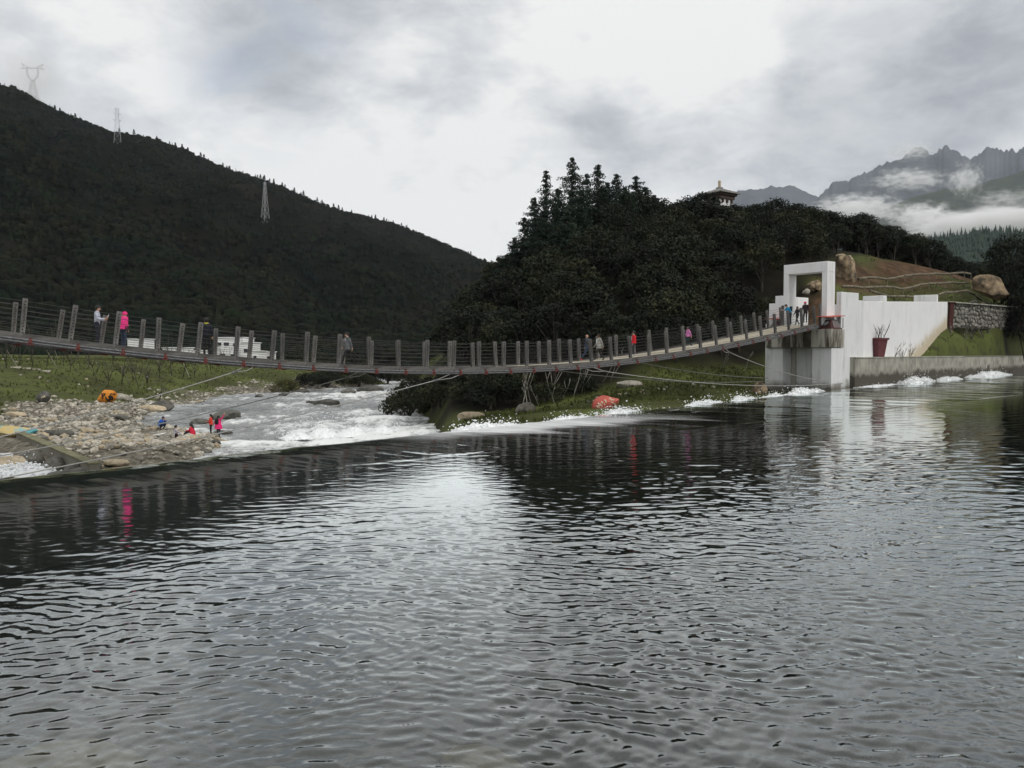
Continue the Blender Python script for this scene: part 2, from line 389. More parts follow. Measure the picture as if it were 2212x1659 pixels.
# brown slope, terraces, lawn
for a in [(1815, 540, 104), (1900, 552, 114), (1990, 575, 122), (2090, 600, 126), (2140, 625, 124), (1860, 605, 103), (1980, 600, 114), (1830, 640, 92), (1930, 640, 104), (2060, 640, 110),
          (2000, 768, 84.5), (1950, 769, 79), (2046, 702, 93), (2090, 735, 96), (2130, 700, 103), (2212, 697, 113), (2130, 768, 98.5), (2212, 768, 110), (2212, 650, 120), (2120, 652, 108), (1980, 690, 92), (1780, 630, 88), (1770, 600, 93)]: cpx(*a)
for c in [(100, 130, 8), (140, 150, 8), (150, 175, 10), (31, 71, 1.4), (36, 77, 1.4), (33, 76, 1.3), (29, 71, 1.2), (39, 81, 1.5), (30, 75, 1.5)]: cp(*c)
CT = np.array(ctrl)
def tps(r2): return np.where(r2 > 1e-9, 0.5 * r2 * np.log(np.maximum(r2, 1e-9)), 0.0)
_n = len(CT); _S = 60.0
_c = CT[:, :2] / _S
_K = tps(((_c[:, None] - _c[None]) ** 2).sum(-1)) + np.eye(_n) * 0.004
_Pm = np.c_[np.ones(_n), _c]
_A = np.block([[_K, _Pm], [_Pm.T, np.zeros((3, 3))]])
_w = np.linalg.solve(_A, np.r_[CT[:, 2], 0, 0, 0])
def land(x, y):
    sh = x.shape; q = np.c_[x.ravel(), y.ravel()] / _S; out = np.empty(len(q))
    for i in range(0, len(q), 20000):
        b = q[i:i + 20000]; out[i:i + 20000] = tps(((b[:, None] - _c[None]) ** 2).sum(-1)) @ _w[:_n] + np.c_[np.ones(len(b)), b] @ _w[_n:]
    return np.clip(out.reshape(sh), -4, 40)

def ground(x, y):
    x = np.asarray(x, float); y = np.asarray(y, float)
    z = land(x, y)
    z = z + fbm(x / 9, y / 9, 4, 3) * 0.28 + fbm(x / 2.2, y / 2.2, 3, 5) * 0.07
    t = x * N2[0] + y * N2[1]; s = x * U2[0] + y * U2[1]
    rd = poly_dist(x, y, RIVER)
    bank = RIVER_Z - 0.12 + np.maximum(rd, 0) * np.where(x > -15, 1.7, 0.40)
    z = np.where(rd > 0, np.minimum(z, bank), -4.2)
    z = np.where((rd > 0), np.maximum(z, RIVER_Z - 0.12 + 0.02 * np.minimum(rd, 10)), z)
    # the weir pool
    ww = (x - W0[0]) * WM[0] + (y - W0[1]) * WM[1]
    sw = (x - W0[0]) * WD[0] + (y - W0[1]) * WD[1]
    pool = (t < T_LIP + 0.4) & ((ww < 0.35) | (sw < -0.5)) & (s > -14)
    bed = -0.42 - 0.07 * np.clip(t, 0, 16) - 0.035 * np.clip(s - 4, 0, 25) + fbm(x / 1.5, y / 1.5, 4, 11) * 0.10
    bed = np.where(t < 1.0, bed + np.clip(1.0 - t, 0, 12) * 0.16, bed)
    z = np.where(pool, np.maximum(bed, -2.6), z)
    return z

# material weights along the ground: gravel, soil, wood floor
def ground_kind(x, y, z):
    rd = poly_dist(x, y, RIVER); nz = fbm(x / 6, y / 6, 4, 21)
    t = x * N2[0] + y * N2[1]
    wide = np.interp(y, [40, 70, 85, 110, 160], [22, 13.5, 7, 3, 2.2])
    grav = sstep(-(rd + nz * 5 - wide), -1.5, 1.5) * (x < -12)
    grav = np.where(x >= -14, 0, grav)
    pool = (t < T_LIP + 0.4)
    ww = (x - W0[0]) * WM[0] + (y - W0[1]) * WM[1]
    inp = pool & (ww < 0.4); s_ = x * U2[0] + y * U2[1]
    grav = np.where(inp, 0.10 + 0.55 * np.exp(-((s_ - 2) / 5) ** 2 - ((t - 6) / 4.5) ** 2), grav)
    soil = poly_dist(x, y, SOIL); soil = sstep(-(soil + nz * 4), -2, 2)
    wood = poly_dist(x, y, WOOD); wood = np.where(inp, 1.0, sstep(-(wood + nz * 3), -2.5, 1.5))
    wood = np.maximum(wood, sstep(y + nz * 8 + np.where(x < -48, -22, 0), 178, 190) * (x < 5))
    return grav, soil, wood
WOOD = [(-7.5, 76), (-5, 66), (-2.5, 60), (1, 61), (8.7, 66), (15.4, 72), (23.7, 80), (30, 88), (37, 98), (44, 108), (55, 124), (72, 136), (92, 148), (96, 172), (50, 165), (20, 150), (-2, 142), (-9, 128), (-10, 110), (-8, 90)]
SOIL = [(27, 80), (36, 98), (46, 110), (56, 124), (70, 133), (79, 131), (68, 122.5), (42, 99.5), (36, 91), (32, 83)]

gx = np.arange(-175, 190.1, 1.15); gy = np.arange(-40, 290.1, 1.15)
GX, GY = np.meshgrid(gx, gy)
GZ = ground(GX, GY)
def ground_z(x, y):
    return float(ground(np.array([x]), np.array([y]))[0])

def grid_faces(nr, nc):
    i = np.arange(nr - 1)[:, None] * nc + np.arange(nc - 1)[None]
    return np.stack([i, i + 1, i + nc + 1, i + nc], -1).reshape(-1, 4)

gm = bpy.data.materials.new('bank_ground'); gm.use_nodes = True; t = NT(gm.node_tree); b = gm.node_tree.nodes['Principled BSDF']
b.inputs['Roughness'].default_value = 0.95; b.inputs['Specular IOR Level'].default_value = 0.1
pos = t.new('ShaderNodeNewGeometry').outputs['Position']
at = t.new('ShaderNodeAttribute', attribute_name='kindmask'); sx = t.new('ShaderNodeSeparateColor'); t.l.new(at.outputs['Color'], sx.inputs[0])
n_big = t.noise(pos, 0.13, 5, 0.6); n_mid = t.noise(pos, 0.7, 6, 0.62); n_fine = t.noise(pos, 5.0, 5, 0.7)
grass = t.ramp(n_big, [(0.34, (0.052, 0.058, 0.020)), (0.50, (0.074, 0.088, 0.026)), (0.66, (0.102, 0.122, 0.032))])
grass = t.mixc(t.smooth(n_mid, 0.48, 0.70), grass, (0.040, 0.040, 0.020))
grass = t.mixc(t.math('MULTIPLY', t.smooth(n_fine, 0.50, 0.72), 0.55), grass, (0.11, 0.105, 0.048))
grav = t.ramp(t.noise(pos, 2.2, 6, 0.7), [(0.32, (0.055, 0.05, 0.04)), (0.5, (0.15, 0.135, 0.105)), (0.68, (0.30, 0.275, 0.225))])
soil = t.ramp(n_mid, [(0.35, (0.040, 0.026, 0.016)), (0.52, (0.085, 0.050, 0.028)), (0.68, (0.14, 0.09, 0.055))])
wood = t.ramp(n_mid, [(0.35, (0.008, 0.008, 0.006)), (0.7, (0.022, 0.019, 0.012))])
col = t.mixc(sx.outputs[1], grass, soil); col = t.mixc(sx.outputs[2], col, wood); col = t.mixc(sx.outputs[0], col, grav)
t.l.new(col, b.inputs['Base Color'])
bp = t.new('ShaderNodeBump'); bp.inputs['Strength'].default_value = 0.8; bp.inputs['Distance'].default_value = 0.12
t.l.new(t.math('ADD', n_fine, n_mid), bp.inputs['Height']); t.l.new(bp.outputs[0], b.inputs['Normal'])
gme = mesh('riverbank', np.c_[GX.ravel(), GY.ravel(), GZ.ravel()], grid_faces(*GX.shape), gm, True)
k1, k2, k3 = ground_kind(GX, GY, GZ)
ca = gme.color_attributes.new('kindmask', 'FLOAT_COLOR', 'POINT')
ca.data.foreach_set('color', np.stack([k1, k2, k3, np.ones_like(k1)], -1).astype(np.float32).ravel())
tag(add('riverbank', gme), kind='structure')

# the valley floor out to the horizon
far_m = mat('valley_floor', (0.03, 0.036, 0.018), (0.055, 0.062, 0.03), 0.01, 0.95, obj=False)
g = 200.0
fv = np.array([(-12000, -6000, -5.5), (12000, -6000, -5.5), (12000, 10500, -5.5), (-12000, 10500, -5.5)], float)
tag(add('valley_floor', mesh('valley_floor', fv, np.array([[0, 1, 2, 3]]), far_m)), kind='structure')

# ------------------------------------------------------------------ pool water, drawn down over the weir lip in one sheet
def spaced(stops):
    """nodes whose spacing is interpolated between (value, spacing) stops"""
    xs = [s[0] for s in stops]; ds = [s[1] for s in stops]; out = [xs[0]]
    while out[-1] < xs[-1]: out.append(out[-1] + np.interp(out[-1], xs, ds))
    return np.array(out)
sn = spaced([(-16, 0.4), (-6, 0.14), (0, 0.028), (8, 0.024), (14, 0.034), (24, 0.085), (45, 0.22), (80, 0.45), (165, 1.2)])
tn = spaced([(-16, 0.5), (-4, 0.2), (1, 0.024), (7, 0.024), (11, 0.034), (17, 0.055), (20.9, 0.06)])
tn = np.r_[tn, [20.98, 21.06, 21.14, 21.24, 21.36, 21.50, 21.65, 21.82, 22.0]]
zoff = np.interp(tn, [-16, 17.2, 18.5, 19.5, 20.3, 20.9, 21.06, 21.24, 21.50, 21.82, 22.0], [0, 0, -0.008, -0.03, -0.075, -0.14, -0.20, -0.36, -0.95, -2.4, -3.75])
Sg, Tg = np.meshgrid(sn, tn)
Xg = U2[0] * Sg + N2[0] * Tg; Yg = U2[1] * Sg + N2[1] * Tg
ds = np.maximum(np.gradient(sn)[None, :], np.gradient(tn)[:, None]) * np.ones_like(Sg)
dist = np.hypot(Xg, Yg)
tk = 16.9 - 0.15 * (Sg - 5.9)                                   # upstream edge of the broad sill
onsill = sstep(Tg, tk - 0.3, tk + 0.5)
wx = Xg + fbm(Xg / 1.9, Yg / 1.9, 4, 31) * 0.50; wy = Yg + fbm(Xg / 1.7, Yg / 1.7, 4, 37) * 0.36
Z = np.zeros_like(Sg)
rw = np.random.default_rng(5)
ang0 = R(96)
for k in range(76):
    lam = 0.088 * (0.44 / 0.088) ** rw.random() if k < 66 else 0.5 + 0.5 * rw.random()
    side = rw.random()
    ang = ang0 + rw.normal(0, R(20)) + (R(34) if side > 0.68 else 0) - (R(30) if side < 0.25 else 0)
    kx, ky = math.cos(ang) * 2 * math.pi / lam, math.sin(ang) * 2 * math.pi / lam
    slope = 0.0135 * (0.6 + 0.8 * rw.random())
    env = np.clip(0.25 + 1.5 * vnoise(Xg / (3.5 * lam + 2.2) + 13 * k, Yg / (2.2 * lam + 1.4) - 7 * k, k), 0, 1.4)
    env = env * np.clip((lam / ds - 2.4) / 2.0, 0, 1)
    if lam > 0.24: env = env * np.interp(dist, [5, 9, 14], [0.14 if lam < 0.45 else 0.07, 0.26, 0.75])
    ph = rw.random() * 6.28
    a = kx * wx + ky * wy + ph
    Z += slope / (2 * math.pi / lam) * env * (np.sin(a) + 0.34 * np.sin(2 * a + 0.9))
# regions: smooth water in the middle distance, livelier to the right and near
calm = np.exp(-(((Xg + 1.8) / 4.2) ** 2 + ((Yg - 17.0) / 6.0) ** 2))
amp = 1.0 - 0.85 * calm
amp *= 0.80 + 0.45 * vnoise(Xg / 7 + 3, Yg / 5 + 8, 91)
amp *= np.interp(dist, [5, 8, 12, 16, 22, 45, 90], [2.7, 2.3, 1.35, 0.66, 0.45, 0.5, 0.5])
amp *= 1 - 0.70 * sstep(dist, 8.5, 13) * sstep(-Xg / np.maximum(Yg, 1), 0.12, 0.45)
amp *= np.interp(Xg / np.maximum(Yg, 1), [-0.6, -0.25, 0.1, 0.6], [0.75, 0.75, 1.0, 1.6])
Z *= amp * (1 - 0.90 * onsill)
# long streaks running with the flow over the sill, small standing ripple where the water reaches it
streak = fbm(Sg / 0.9, Tg / 6.0, 4, 51) * 0.016 + fbm(Sg / 3.0, Tg / 5.0, 3, 53) * 0.03 * sstep(Sg, 16, 34)
Z += streak * onsill * (1 + 0.9 * sstep(Sg, 30, 50))
kn = (Tg - tk) / 0.22
Z += 0.004 * np.exp(-kn ** 2) * (0.4 + 1.2 * vnoise(Sg / 1.3, Tg / 1.0, 57))
lipn = fbm(Sg / 1.1, Tg * 0 + 3.3, 4, 61) * 0.05
Zw = Z + zoff[:, None] + lipn * sstep(Tg, 20.2, 21.0)
Xg = Xg + N2[0] * lipn * sstep(Tg, 20.9, 21.4) * 3; Yg = Yg + N2[1] * lipn * sstep(Tg, 20.9, 21.4) * 3

wm = bpy.data.materials.new('pool_water'); wm.use_nodes = True; t = NT(wm.node_tree); t.n.clear()
o = t.new('ShaderNodeOutputMaterial'); mx = t.new('ShaderNodeMixShader'); fr = t.new('ShaderNodeFresnel'); fr.inputs['IOR'].default_value = 1.333
gl = t.new('ShaderNodeBsdfGlossy'); gl.inputs['Roughness'].default_value = 0.035; gl.inputs['Color'].default_value = (0.94, 0.985, 0.98, 1)
tr = t.new('ShaderNodeBsdfTransparent'); tr.inputs['Color'].default_value = (0.60, 0.62, 0.55, 1)
pos = t.new('ShaderNodeNewGeometry').outputs['Position']
bp = t.new('ShaderNodeBump'); bp.inputs['Strength'].default_value = 0.05; bp.inputs['Distance'].default_value = 0.02
t.l.new(t.noise(t.mapping(pos, (0.6, 1.5, 1)), 7.0, 4, 0.6), bp.inputs['Height'])
for s_ in (fr, gl): t.l.new(bp.outputs[0], s_.inputs['Normal'])
t.l.new(t.math('MULTIPLY', fr.outputs[0], 2.5, clamp=True), mx.inputs[0]); t.l.new(tr.outputs[0], mx.inputs[1]); t.l.new(gl.outputs[0], mx.inputs[2])
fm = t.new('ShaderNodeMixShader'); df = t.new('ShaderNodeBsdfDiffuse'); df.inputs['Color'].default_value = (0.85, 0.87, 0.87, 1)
fa = t.new('ShaderNodeAttribute', attribute_name='foam')  # mask holds real foam and the painted sky reflection at the lip
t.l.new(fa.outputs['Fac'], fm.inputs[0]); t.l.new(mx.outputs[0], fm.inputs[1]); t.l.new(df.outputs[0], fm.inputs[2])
t.l.new(fm.outputs[0], o.inputs[0])
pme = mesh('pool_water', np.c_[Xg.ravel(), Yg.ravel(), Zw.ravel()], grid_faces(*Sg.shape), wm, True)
foam = sstep(Tg, 21.05, 21.6) * np.clip(0.35 + fbm(Sg / 0.35, Tg / 2, 4, 71) * 0.9, 0, 1)
strk = sstep(fbm(Sg / 1.6, Tg / 0.5, 4, 73) , 0.30, 0.55) * np.exp(-((Tg - 18.9) / 1.6) ** 2) * sstep(Sg, 18, 30) * 0.45
sheet = sstep(Sg, 17.5, 22.5) * (1 - sstep(Sg, 26, 34)) * sstep(Tg + 0.25 * (Sg - 22) + fbm(Sg / 1.2, Tg / 4, 4, 77) * 1.8, 17.3, 19.3) * (0.75 + 0.25 * fbm(Sg / .5, Tg / 2.5, 4, 79))  # bright sky reflection on the smooth water before the lip, painted as diffuse white
foam = np.maximum(np.maximum(foam, strk), np.clip(sheet, 0, 1) * 0.85)  # falling foam and streaks, joined with the painted sky reflection
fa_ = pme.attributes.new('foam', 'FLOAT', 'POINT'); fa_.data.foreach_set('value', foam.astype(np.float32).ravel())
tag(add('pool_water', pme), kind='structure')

# weir body under the sheet
wb = MB(); c0 = U2 * -14; c1 = U2 * 66
def wpt(s, tt): return (U2[0] * s + N2[0] * tt, U2[1] * s + N2[1] * tt)
wb.prism([wpt(-14, 18.0), wpt(66, 18.0), wpt(66, 20.95), wpt(-14, 20.95)], -4.6, -0.33)
tag(wb.build('weir', M['old_concrete']), 'broad dark concrete weir under the sheet of falling water', 'weir')

# ------------------------------------------------------------------ the river below: rapids
rx = np.arange(-52, 1.01, 0.42); ry = np.arange(12, 222, 0.5)
RX, RY = np.meshgrid(rx, ry)
rz = (1 - 2.2 * np.abs(fbm(RX / 2.0, RY / 3.0, 5, 81, 0.6))) * 0.34 - 0.12 + fbm(RX / 6, RY / 7, 3, 83) * 0.45
rz *= np.interp(RY, [20, 55, 110, 200], [1.1, 1.0, 1.0, 0.8])
RZv = RIVER_Z + rz - 0.04
rm = bpy.data.materials.new('rapids_water'); rm.use_nodes = True; t = NT(rm.node_tree); b = rm.node_tree.nodes['Principled BSDF']
pos = t.new('ShaderNodeNewGeometry').outputs['Position']
pv = t.mapping(pos, (1.0, 0.42, 1), (0, 0, 0.12))
na = t.noise(pv, 0.42, 10, 0.72, 0.9); nb = t.noise(pv, 2.2, 8, 0.74, 0.7); nc = t.noise(pos, 0.045, 3, 0.5)
sz = t.new('ShaderNodeSeparateXYZ'); t.l.new(pos, sz.inputs[0])
mask = t.math('ADD', t.math('ADD', t.math('MULTIPLY', na, 0.9), t.math('MULTIPLY', nb, 0.55)), t.math('MULTIPLY', nc, 0.55))
mask = t.math('ADD', mask, t.math('MULTIPLY', t.math('ADD', sz.outputs[2], -RIVER_Z), 0.55))
near = t.new('ShaderNodeAttribute', attribute_name='boil')
mask = t.math('ADD', mask, t.math('MULTIPLY', near.outputs['Fac'], 0.42))
fmk = t.smooth(mask, 1.03, 1.30)
col = t.ramp(mask, [(0.0, (0.07, 0.078, 0.078)), (0.72, (0.12, 0.132, 0.13)), (1.0, (0.24, 0.25, 0.245))])
col = t.mixc(fmk, col, (0.82, 0.84, 0.83))
t.l.new(col, b.inputs['Base Color'])
t.l.new(t.math('ADD', 0.16, t.math('MULTIPLY', fmk, 0.7)), b.inputs['Roughness']); b.inputs['IOR'].default_value = 1.33
bp = t.new('ShaderNodeBump'); bp.inputs['Strength'].default_value = 0.7; bp.inputs['Distance'].default_value = 0.15
t.l.new(t.math('ADD', na, nb), bp.inputs['Height']); t.l.new(bp.outputs[0], b.inputs['Normal'])
rme = mesh('river_water', np.c_[RX.ravel(), RY.ravel(), RZv.ravel()], grid_faces(*RX.shape), rm, True)
tt_ = RX * N2[0] + RY * N2[1]
boil = np.exp(-((RX + 13) / 7.0) ** 2 - ((RY - 66) / 12.0) ** 2) * 0.55 + np.exp(-((tt_ - 22) / 3.0) ** 2) * 0.6 + np.exp(-((RX + 16) / 7) ** 2 - ((RY - 140) / 22.0) ** 2) * 0.35 - 0.45 * np.exp(-((RX + 31) / 6.0) ** 2 - ((RY - 88) / 14.0) ** 2)
ba = rme.attributes.new('boil', 'FLOAT', 'POINT'); ba.data.foreach_set('value', boil.astype(np.float32).ravel())
tag(add('river_water', rme), kind='structure')

# ------------------------------------------------------------------ mountains
def ruled(name, ridge, dr, base, mname, nu=160, nv=50, bumps=0.06, seed=1, power=1.0, back=0.5, mats=None, ridge_noise=0.0, jag=0.0):
    """hill whose skyline runs through the pixels `ridge` at distance dr(px); its foot lies at base(px) -> (distance, z)"""
    rx_ = np.array([r[0] for r in ridge], float); ry_ = np.array([r[1] for r in ridge], float)
    us = np.linspace(rx_[0], rx_[-1], nu); V = []
    for j in range(nv + 8):
        v = j / (nv - 1)
        for i, px in enumerate(us):
            py = np.interp(px, rx_, ry_) + jag * float(fbm(np.array(px / 14.0), np.array(3.3), 4, seed, .65)); top = P(px, py, dr(px)); bd, bz = base(px); foot = P(px, HZ, bd); foot.z = bz
            if v <= 1: p = foot.lerp(top, v); p.z = foot.z + (top.z - foot.z) * v ** power
            else:
                p = top + (top - foot) * (v - 1) * 2.0; p.z = top.z - (top.z - foot.z) * (v - 1) * back * 4
            V.append(p)
    V = np.array([tuple(p) for p in V]).reshape(nv + 8, nu, 3)
    span = np.ptp(V[..., 0]); hh = V[..., 2].max()
    vv = (np.arange(nv + 8) / (nv - 1))[:, None]
    mod = np.clip(np.sin(np.clip(vv, 0, 1) * math.pi), 0, 1) + ridge_noise
    rid = 1 - 2 * np.abs(fbm(V[..., 0] / span * 9, V[..., 1] / span * 9, 5, seed))
    V[..., 2] += (rid - 0.6) * bumps * hh * mod + fbm(V[..., 0] / span * 38, V[..., 1] / span * 38, 4, seed + 3) * bumps * 0.4 * hh * mod
    return V, mesh(name, V.reshape(-1, 3), grid_faces(nv + 8, nu), mats, True)

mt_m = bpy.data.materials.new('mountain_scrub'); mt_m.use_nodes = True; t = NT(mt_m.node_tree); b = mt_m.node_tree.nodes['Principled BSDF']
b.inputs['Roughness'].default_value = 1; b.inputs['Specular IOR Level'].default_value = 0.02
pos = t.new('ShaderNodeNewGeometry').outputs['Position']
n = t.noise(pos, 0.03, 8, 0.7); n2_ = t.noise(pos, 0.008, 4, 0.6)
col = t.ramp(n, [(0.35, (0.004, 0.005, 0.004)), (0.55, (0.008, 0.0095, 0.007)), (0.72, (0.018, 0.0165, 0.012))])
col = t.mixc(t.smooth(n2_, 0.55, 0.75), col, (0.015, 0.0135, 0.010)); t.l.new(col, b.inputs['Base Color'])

RIDGE = [(-700, -120), (-400, 20), (-150, 120), (0, 183), (40, 192), (80, 218), (120, 238), (180, 262), (240, 287), (300, 292), (345, 303), (400, 325), (450, 348), (500, 368), (550, 383), (600, 400), (650, 421), (700, 443),
         (750, 460), (800, 472), (850, 484), (900, 502), (950, 524), (1000, 545), (1040, 563), (1075, 577), (1150, 612), (1300, 690), (1420, 735)]
def ridge_d(px): return float(np.interp(px, [-700, 0, 600, 1075, 1420], [820, 900, 1050, 1250, 1400]))
def ridge_base(px): return float(np.interp(px, [-700, 0, 600, 850, 1000, 1200, 1420], [175, 190, 235, 280, 340, 420, 500])), 0.5
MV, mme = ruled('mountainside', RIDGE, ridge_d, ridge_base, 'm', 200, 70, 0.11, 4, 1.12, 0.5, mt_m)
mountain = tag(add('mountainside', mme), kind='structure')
BV = BVHTree.FromPolygons([tuple(v) for v in MV.reshape(-1, 3)], [tuple(f) for f in grid_faces(*MV.shape[:2])])
def on_mountain(px, py):
    d = PD(px, py).normalized(); h = BV.ray_cast(Vector((0, 0, CZ)), d, 5000); return h[0]

rock_m = mat('far_rock', (0.030, 0.037, 0.050), (0.080, 0.088, 0.104), 0.004, 1, obj=False, spec=0.02)
green_m = mat('far_green_slope', (0.018, 0.028, 0.020), (0.055, 0.070, 0.038), 0.006, 1, obj=False, spec=0.02, detail=8)
PEAKS = [(1560, 560), (1700, 470), (1765, 429), (1795, 403), (1811, 391), (1861, 373), (1891, 357), (1920, 347), (1932, 341), (1947, 342), (1957, 328), (1976, 319), (1993, 314), (2006, 326), (2023, 327), (2029, 319), (2039, 318), (2056, 322), (2075, 335),
         (2099, 342), (2117, 325), (2138, 313), (2158, 316), (2178, 328), (2191, 324), (2230, 318), (2330, 280), (2500, 300), (2800, 360)]
_, me_ = ruled('mountain', PEAKS, lambda p: 8000, lambda p: (5800, 0), 'm', 520, 70, 0.26, 9, 1.3, 0.5, rock_m, 0.04, 15.0)
tag(add('mountain', me_), kind='structure')
FAINT = [(1250, 640), (1440, 450), (1488, 428), (1521, 421), (1560, 418), (1593, 413), (1640, 408), (1666, 401), (1676, 406), (1706, 401), (1719, 406), (1762, 426), (1900, 450), (2100, 470)]
_, me_ = ruled('mountain', FAINT, lambda p: 9600, lambda p: (8200, 0), 'm', 220, 30, 0.10, 12, 1.2, 0.5, rock_m, 0.02, 8.0)
tag(add('mountain', me_), kind='structure')
GREEN = [(1780, 520), (1850, 480), (1920, 446), (1980, 424), (2042, 407), (2099, 405), (2135, 390), (2168, 384), (2208, 370), (2300, 330), (2500, 280), (2800, 260)]
_, me_ = ruled('mountain', GREEN, lambda p: 5200, lambda p: (3400, 0), 'm', 160, 50, 0.14, 15, 1.15, 0.5, green_m, 0.02)
tag(add('mountain', me_), kind='structure')
FOREST = [(1840, 560), (1920, 530), (2029, 514), (2076, 507), (2108, 504), (2175, 503), (2260, 512), (2400, 520), (2700, 500)]
FV, me_ = ruled('forested_hill', FOREST, lambda p: 900, lambda p: (430, 2), 'm', 80, 40, 0.05, 18, 1.0, 0.5, mat('forest_hill_floor', (0.03, 0.045, 0.035), (0.05, 0.065, 0.045), 0.05, 1, obj=False, spec=0.02))
tag(add('forested_hill', me_), kind='structure')
# ------------------------------------------------------------------ suspension footbridge
BD = Vector((0.8, 0.6, 0)).normalized(); BF = Vector((-0.6, 0.8, 0))             # along the bridge, towards its far side
BW = 3.05; SP = 1.68
_di = [-9, -6, -4, -2, 0, 1, 2, 3, 4, 5, 6, 7, 8, 9, 10, 11, 12, 13, 14, 15, 16, 17, 18, 19, 20, 21, 22, 23, 24, 25, 26, 27, 28, 29, 30, 31, 32, 33, 34]
_dz = [3.2, 2.2, 1.6, 1.08, 0.61, 0.38, 0.2, 0.0, -0.16, -0.29, -0.44, -0.55, -0.63, -0.69, -0.76, -0.8, -0.82, -0.83, -0.81, -0.78, -0.74, -0.69, -0.62, -0.53, -0.42, -0.30, -0.15, 0.01, 0.19, 0.38, 0.6, 0.82, 1.06, 1.3, 1.54, 1.8, 2.04, 2.28, 2.5]
_pf = np.polyfit(_di, np.array(_dz) * 1.07, 5)
def deck_z(i): return CZ + float(np.polyval(_pf, i))
def bp_(i, w=0.0, up=0.0):
    """point on the bridge: post number i, w metres in from the near edge, up metres over the deck edge"""
    t = Vector((BD.x * SP, BD.y * SP, deck_z(i + .25) * 2 - deck_z(i - .25) * 2)).normalized()
    nrm = BF.cross(t) * -1
    if nrm.z < 0: nrm = -nrm
    p = Vector((-19.3 + 1.3435 * i, 32.66 + 1.008 * i, deck_z(i))) + BF * w
    return p + nrm * up, t, nrm
I0, I1 = -8, 32
bridge = empty('suspension_bridge', (0, 0, 0), label='sagging timber suspension footbridge with wire railings spanning the river', cat='bridge')
def frame(t, nrm):
    return Matrix((t, BF, nrm)).transposed()
post_me = MB().box((0, 0, 0.73), (0.185, 0.15, 1.62)).me('post', M['wood'])
_b = MB()
for k in range(11): _b.box((0.012 * (-1) ** k, -0.0765, 0.16 + k * 0.125), (0.055, 0.006, 0.055)); _b.box((0.012 * (-1) ** k, 0.0765, 0.16 + k * 0.125), (0.055, 0.006, 0.055))
hole_me = _b.me('bolt_row', M['hole'])
clamp_me = MB().box((0, 0, -0.03), (0.13, 0.20, 0.13)).box((0, 0, -0.14), (0.24, 0.12, 0.06)).box((-0.26, 0.05, -0.13), (0.36, 0.06, 0.04)).box((0, 0, 0.09), (0.08, 0.12, 0.06)).me('clamp', M['red'])
board_me = MB().box((0, 0, 0), (SP - 0.012, 0.09, 0.20)).me('side_board', M['board'])
for side, wv in ((-1, 0.0), (1, BW)):
    for i in range(I0, I1 + 1):
        p, tt, nn = bp_(i, wv)
        po = add('post', post_me, bridge); po.matrix_world = Matrix.Translation(p) @ (frame(tt, nn) @ Matrix.Rotation(R(random.uniform(-3, 3)), 3, 'Y')).to_4x4() @ Matrix.Diagonal((random.uniform(.92, 1.06), 1, random.uniform(.955, 1.03), 1))
        add('bolt_row', hole_me, po)['kind'] = 'stuff'
        if i < I1:
            q, t2, n2 = bp_(i + 0.5, wv)
            q = q + BF * (-0.125 if side < 0 else 0.125)
            bo = add('side_board', board_me, bridge); bo.matrix_world = Matrix.Translation(q + n2 * 0.03) @ frame(t2, n2).to_4x4()
        q, t2, n2 = bp_(i + 0.16, wv); q = q + BF * (-0.285 if side < 0 else 0.285)
        co = add('clamp', clamp_me, bridge); co.matrix_world = Matrix.Translation(q - n2 * 0.13) @ frame(t2, n2).to_4x4()
    # railing ropes, threaded through the posts
    for h in (0.22, 0.42, 0.62, 0.82, 1.02, 1.22, 1.40):
        pts = []
        for k in range((I1 - I0) * 2 + 1):
            i = I0 + k / 2; p, _, _ = bp_(i, wv, h - (0.012 if k % 2 else 0) * (1 + 0.6 * math.sin(k * 1.7 + h * 9))); pts.append(p)
        MB().tube(pts, 0.0095, 5).build('rail_rope', M['cable'], bridge, True)
    # load cables under the edge
    mb = MB()
    for (dw, dz_) in ((-0.30, -0.10), (-0.22, -0.17), (-0.30, -0.20)):
        mb.tube([bp_(I0 + k / 2, wv)[0] + BF * (dw if side < 0 else -dw) + Vector((0, 0, dz_ - 0.02)) for k in range((I1 - I0) * 2 + 3)], 0.045, 6)
    mb.build('load_cable', M['steel'], bridge, True)
plank_me = MB().box((0, 0, 0), (0.245, BW - 0.2, 0.05)).me('plank', M['plank'])
npl = int((I1 - I0) * SP / 0.26)
for k in range(npl):
    i = I0 + (k + 0.5) * 0.26 / SP; p, tt, nn = bp_(i, BW / 2)
    o = add('plank', plank_me, bridge); o.matrix_world = Matrix.Translation(p + nn * (0.02 + random.uniform(-.004, .004))) @ frame(tt, nn).to_4x4()
    o.scale = (1, random.uniform(0.985, 1.0), 1)
for k in range(0, I1 - I0 + 1):
    p, tt, nn = bp_(I0 + k, BW / 2); o = MB().box((0, 0, 0), (0.12, BW + 0.55, 0.12)).build('cross_beam', M['wood'], bridge)
    o.matrix_world = Matrix.Translation(p - nn * 0.075) @ frame(tt, nn).to_4x4()
# the bank pier out of frame on the left
ab = MB(); q = bp_(I0 - 0.6, BW / 2)[0]
ab.box((q.x, q.y, (q.z - 4.2) / 2 - 0.5), (3.2, 6.0, q.z + 3.8), Matrix.Rotation(math.atan2(BD.y, BD.x), 3, 'Z'))
tag(ab.build('bridge_abutment', M['white_wet'], None, False, 0.03), 'white abutment carrying the left end of the footbridge', 'abutment')

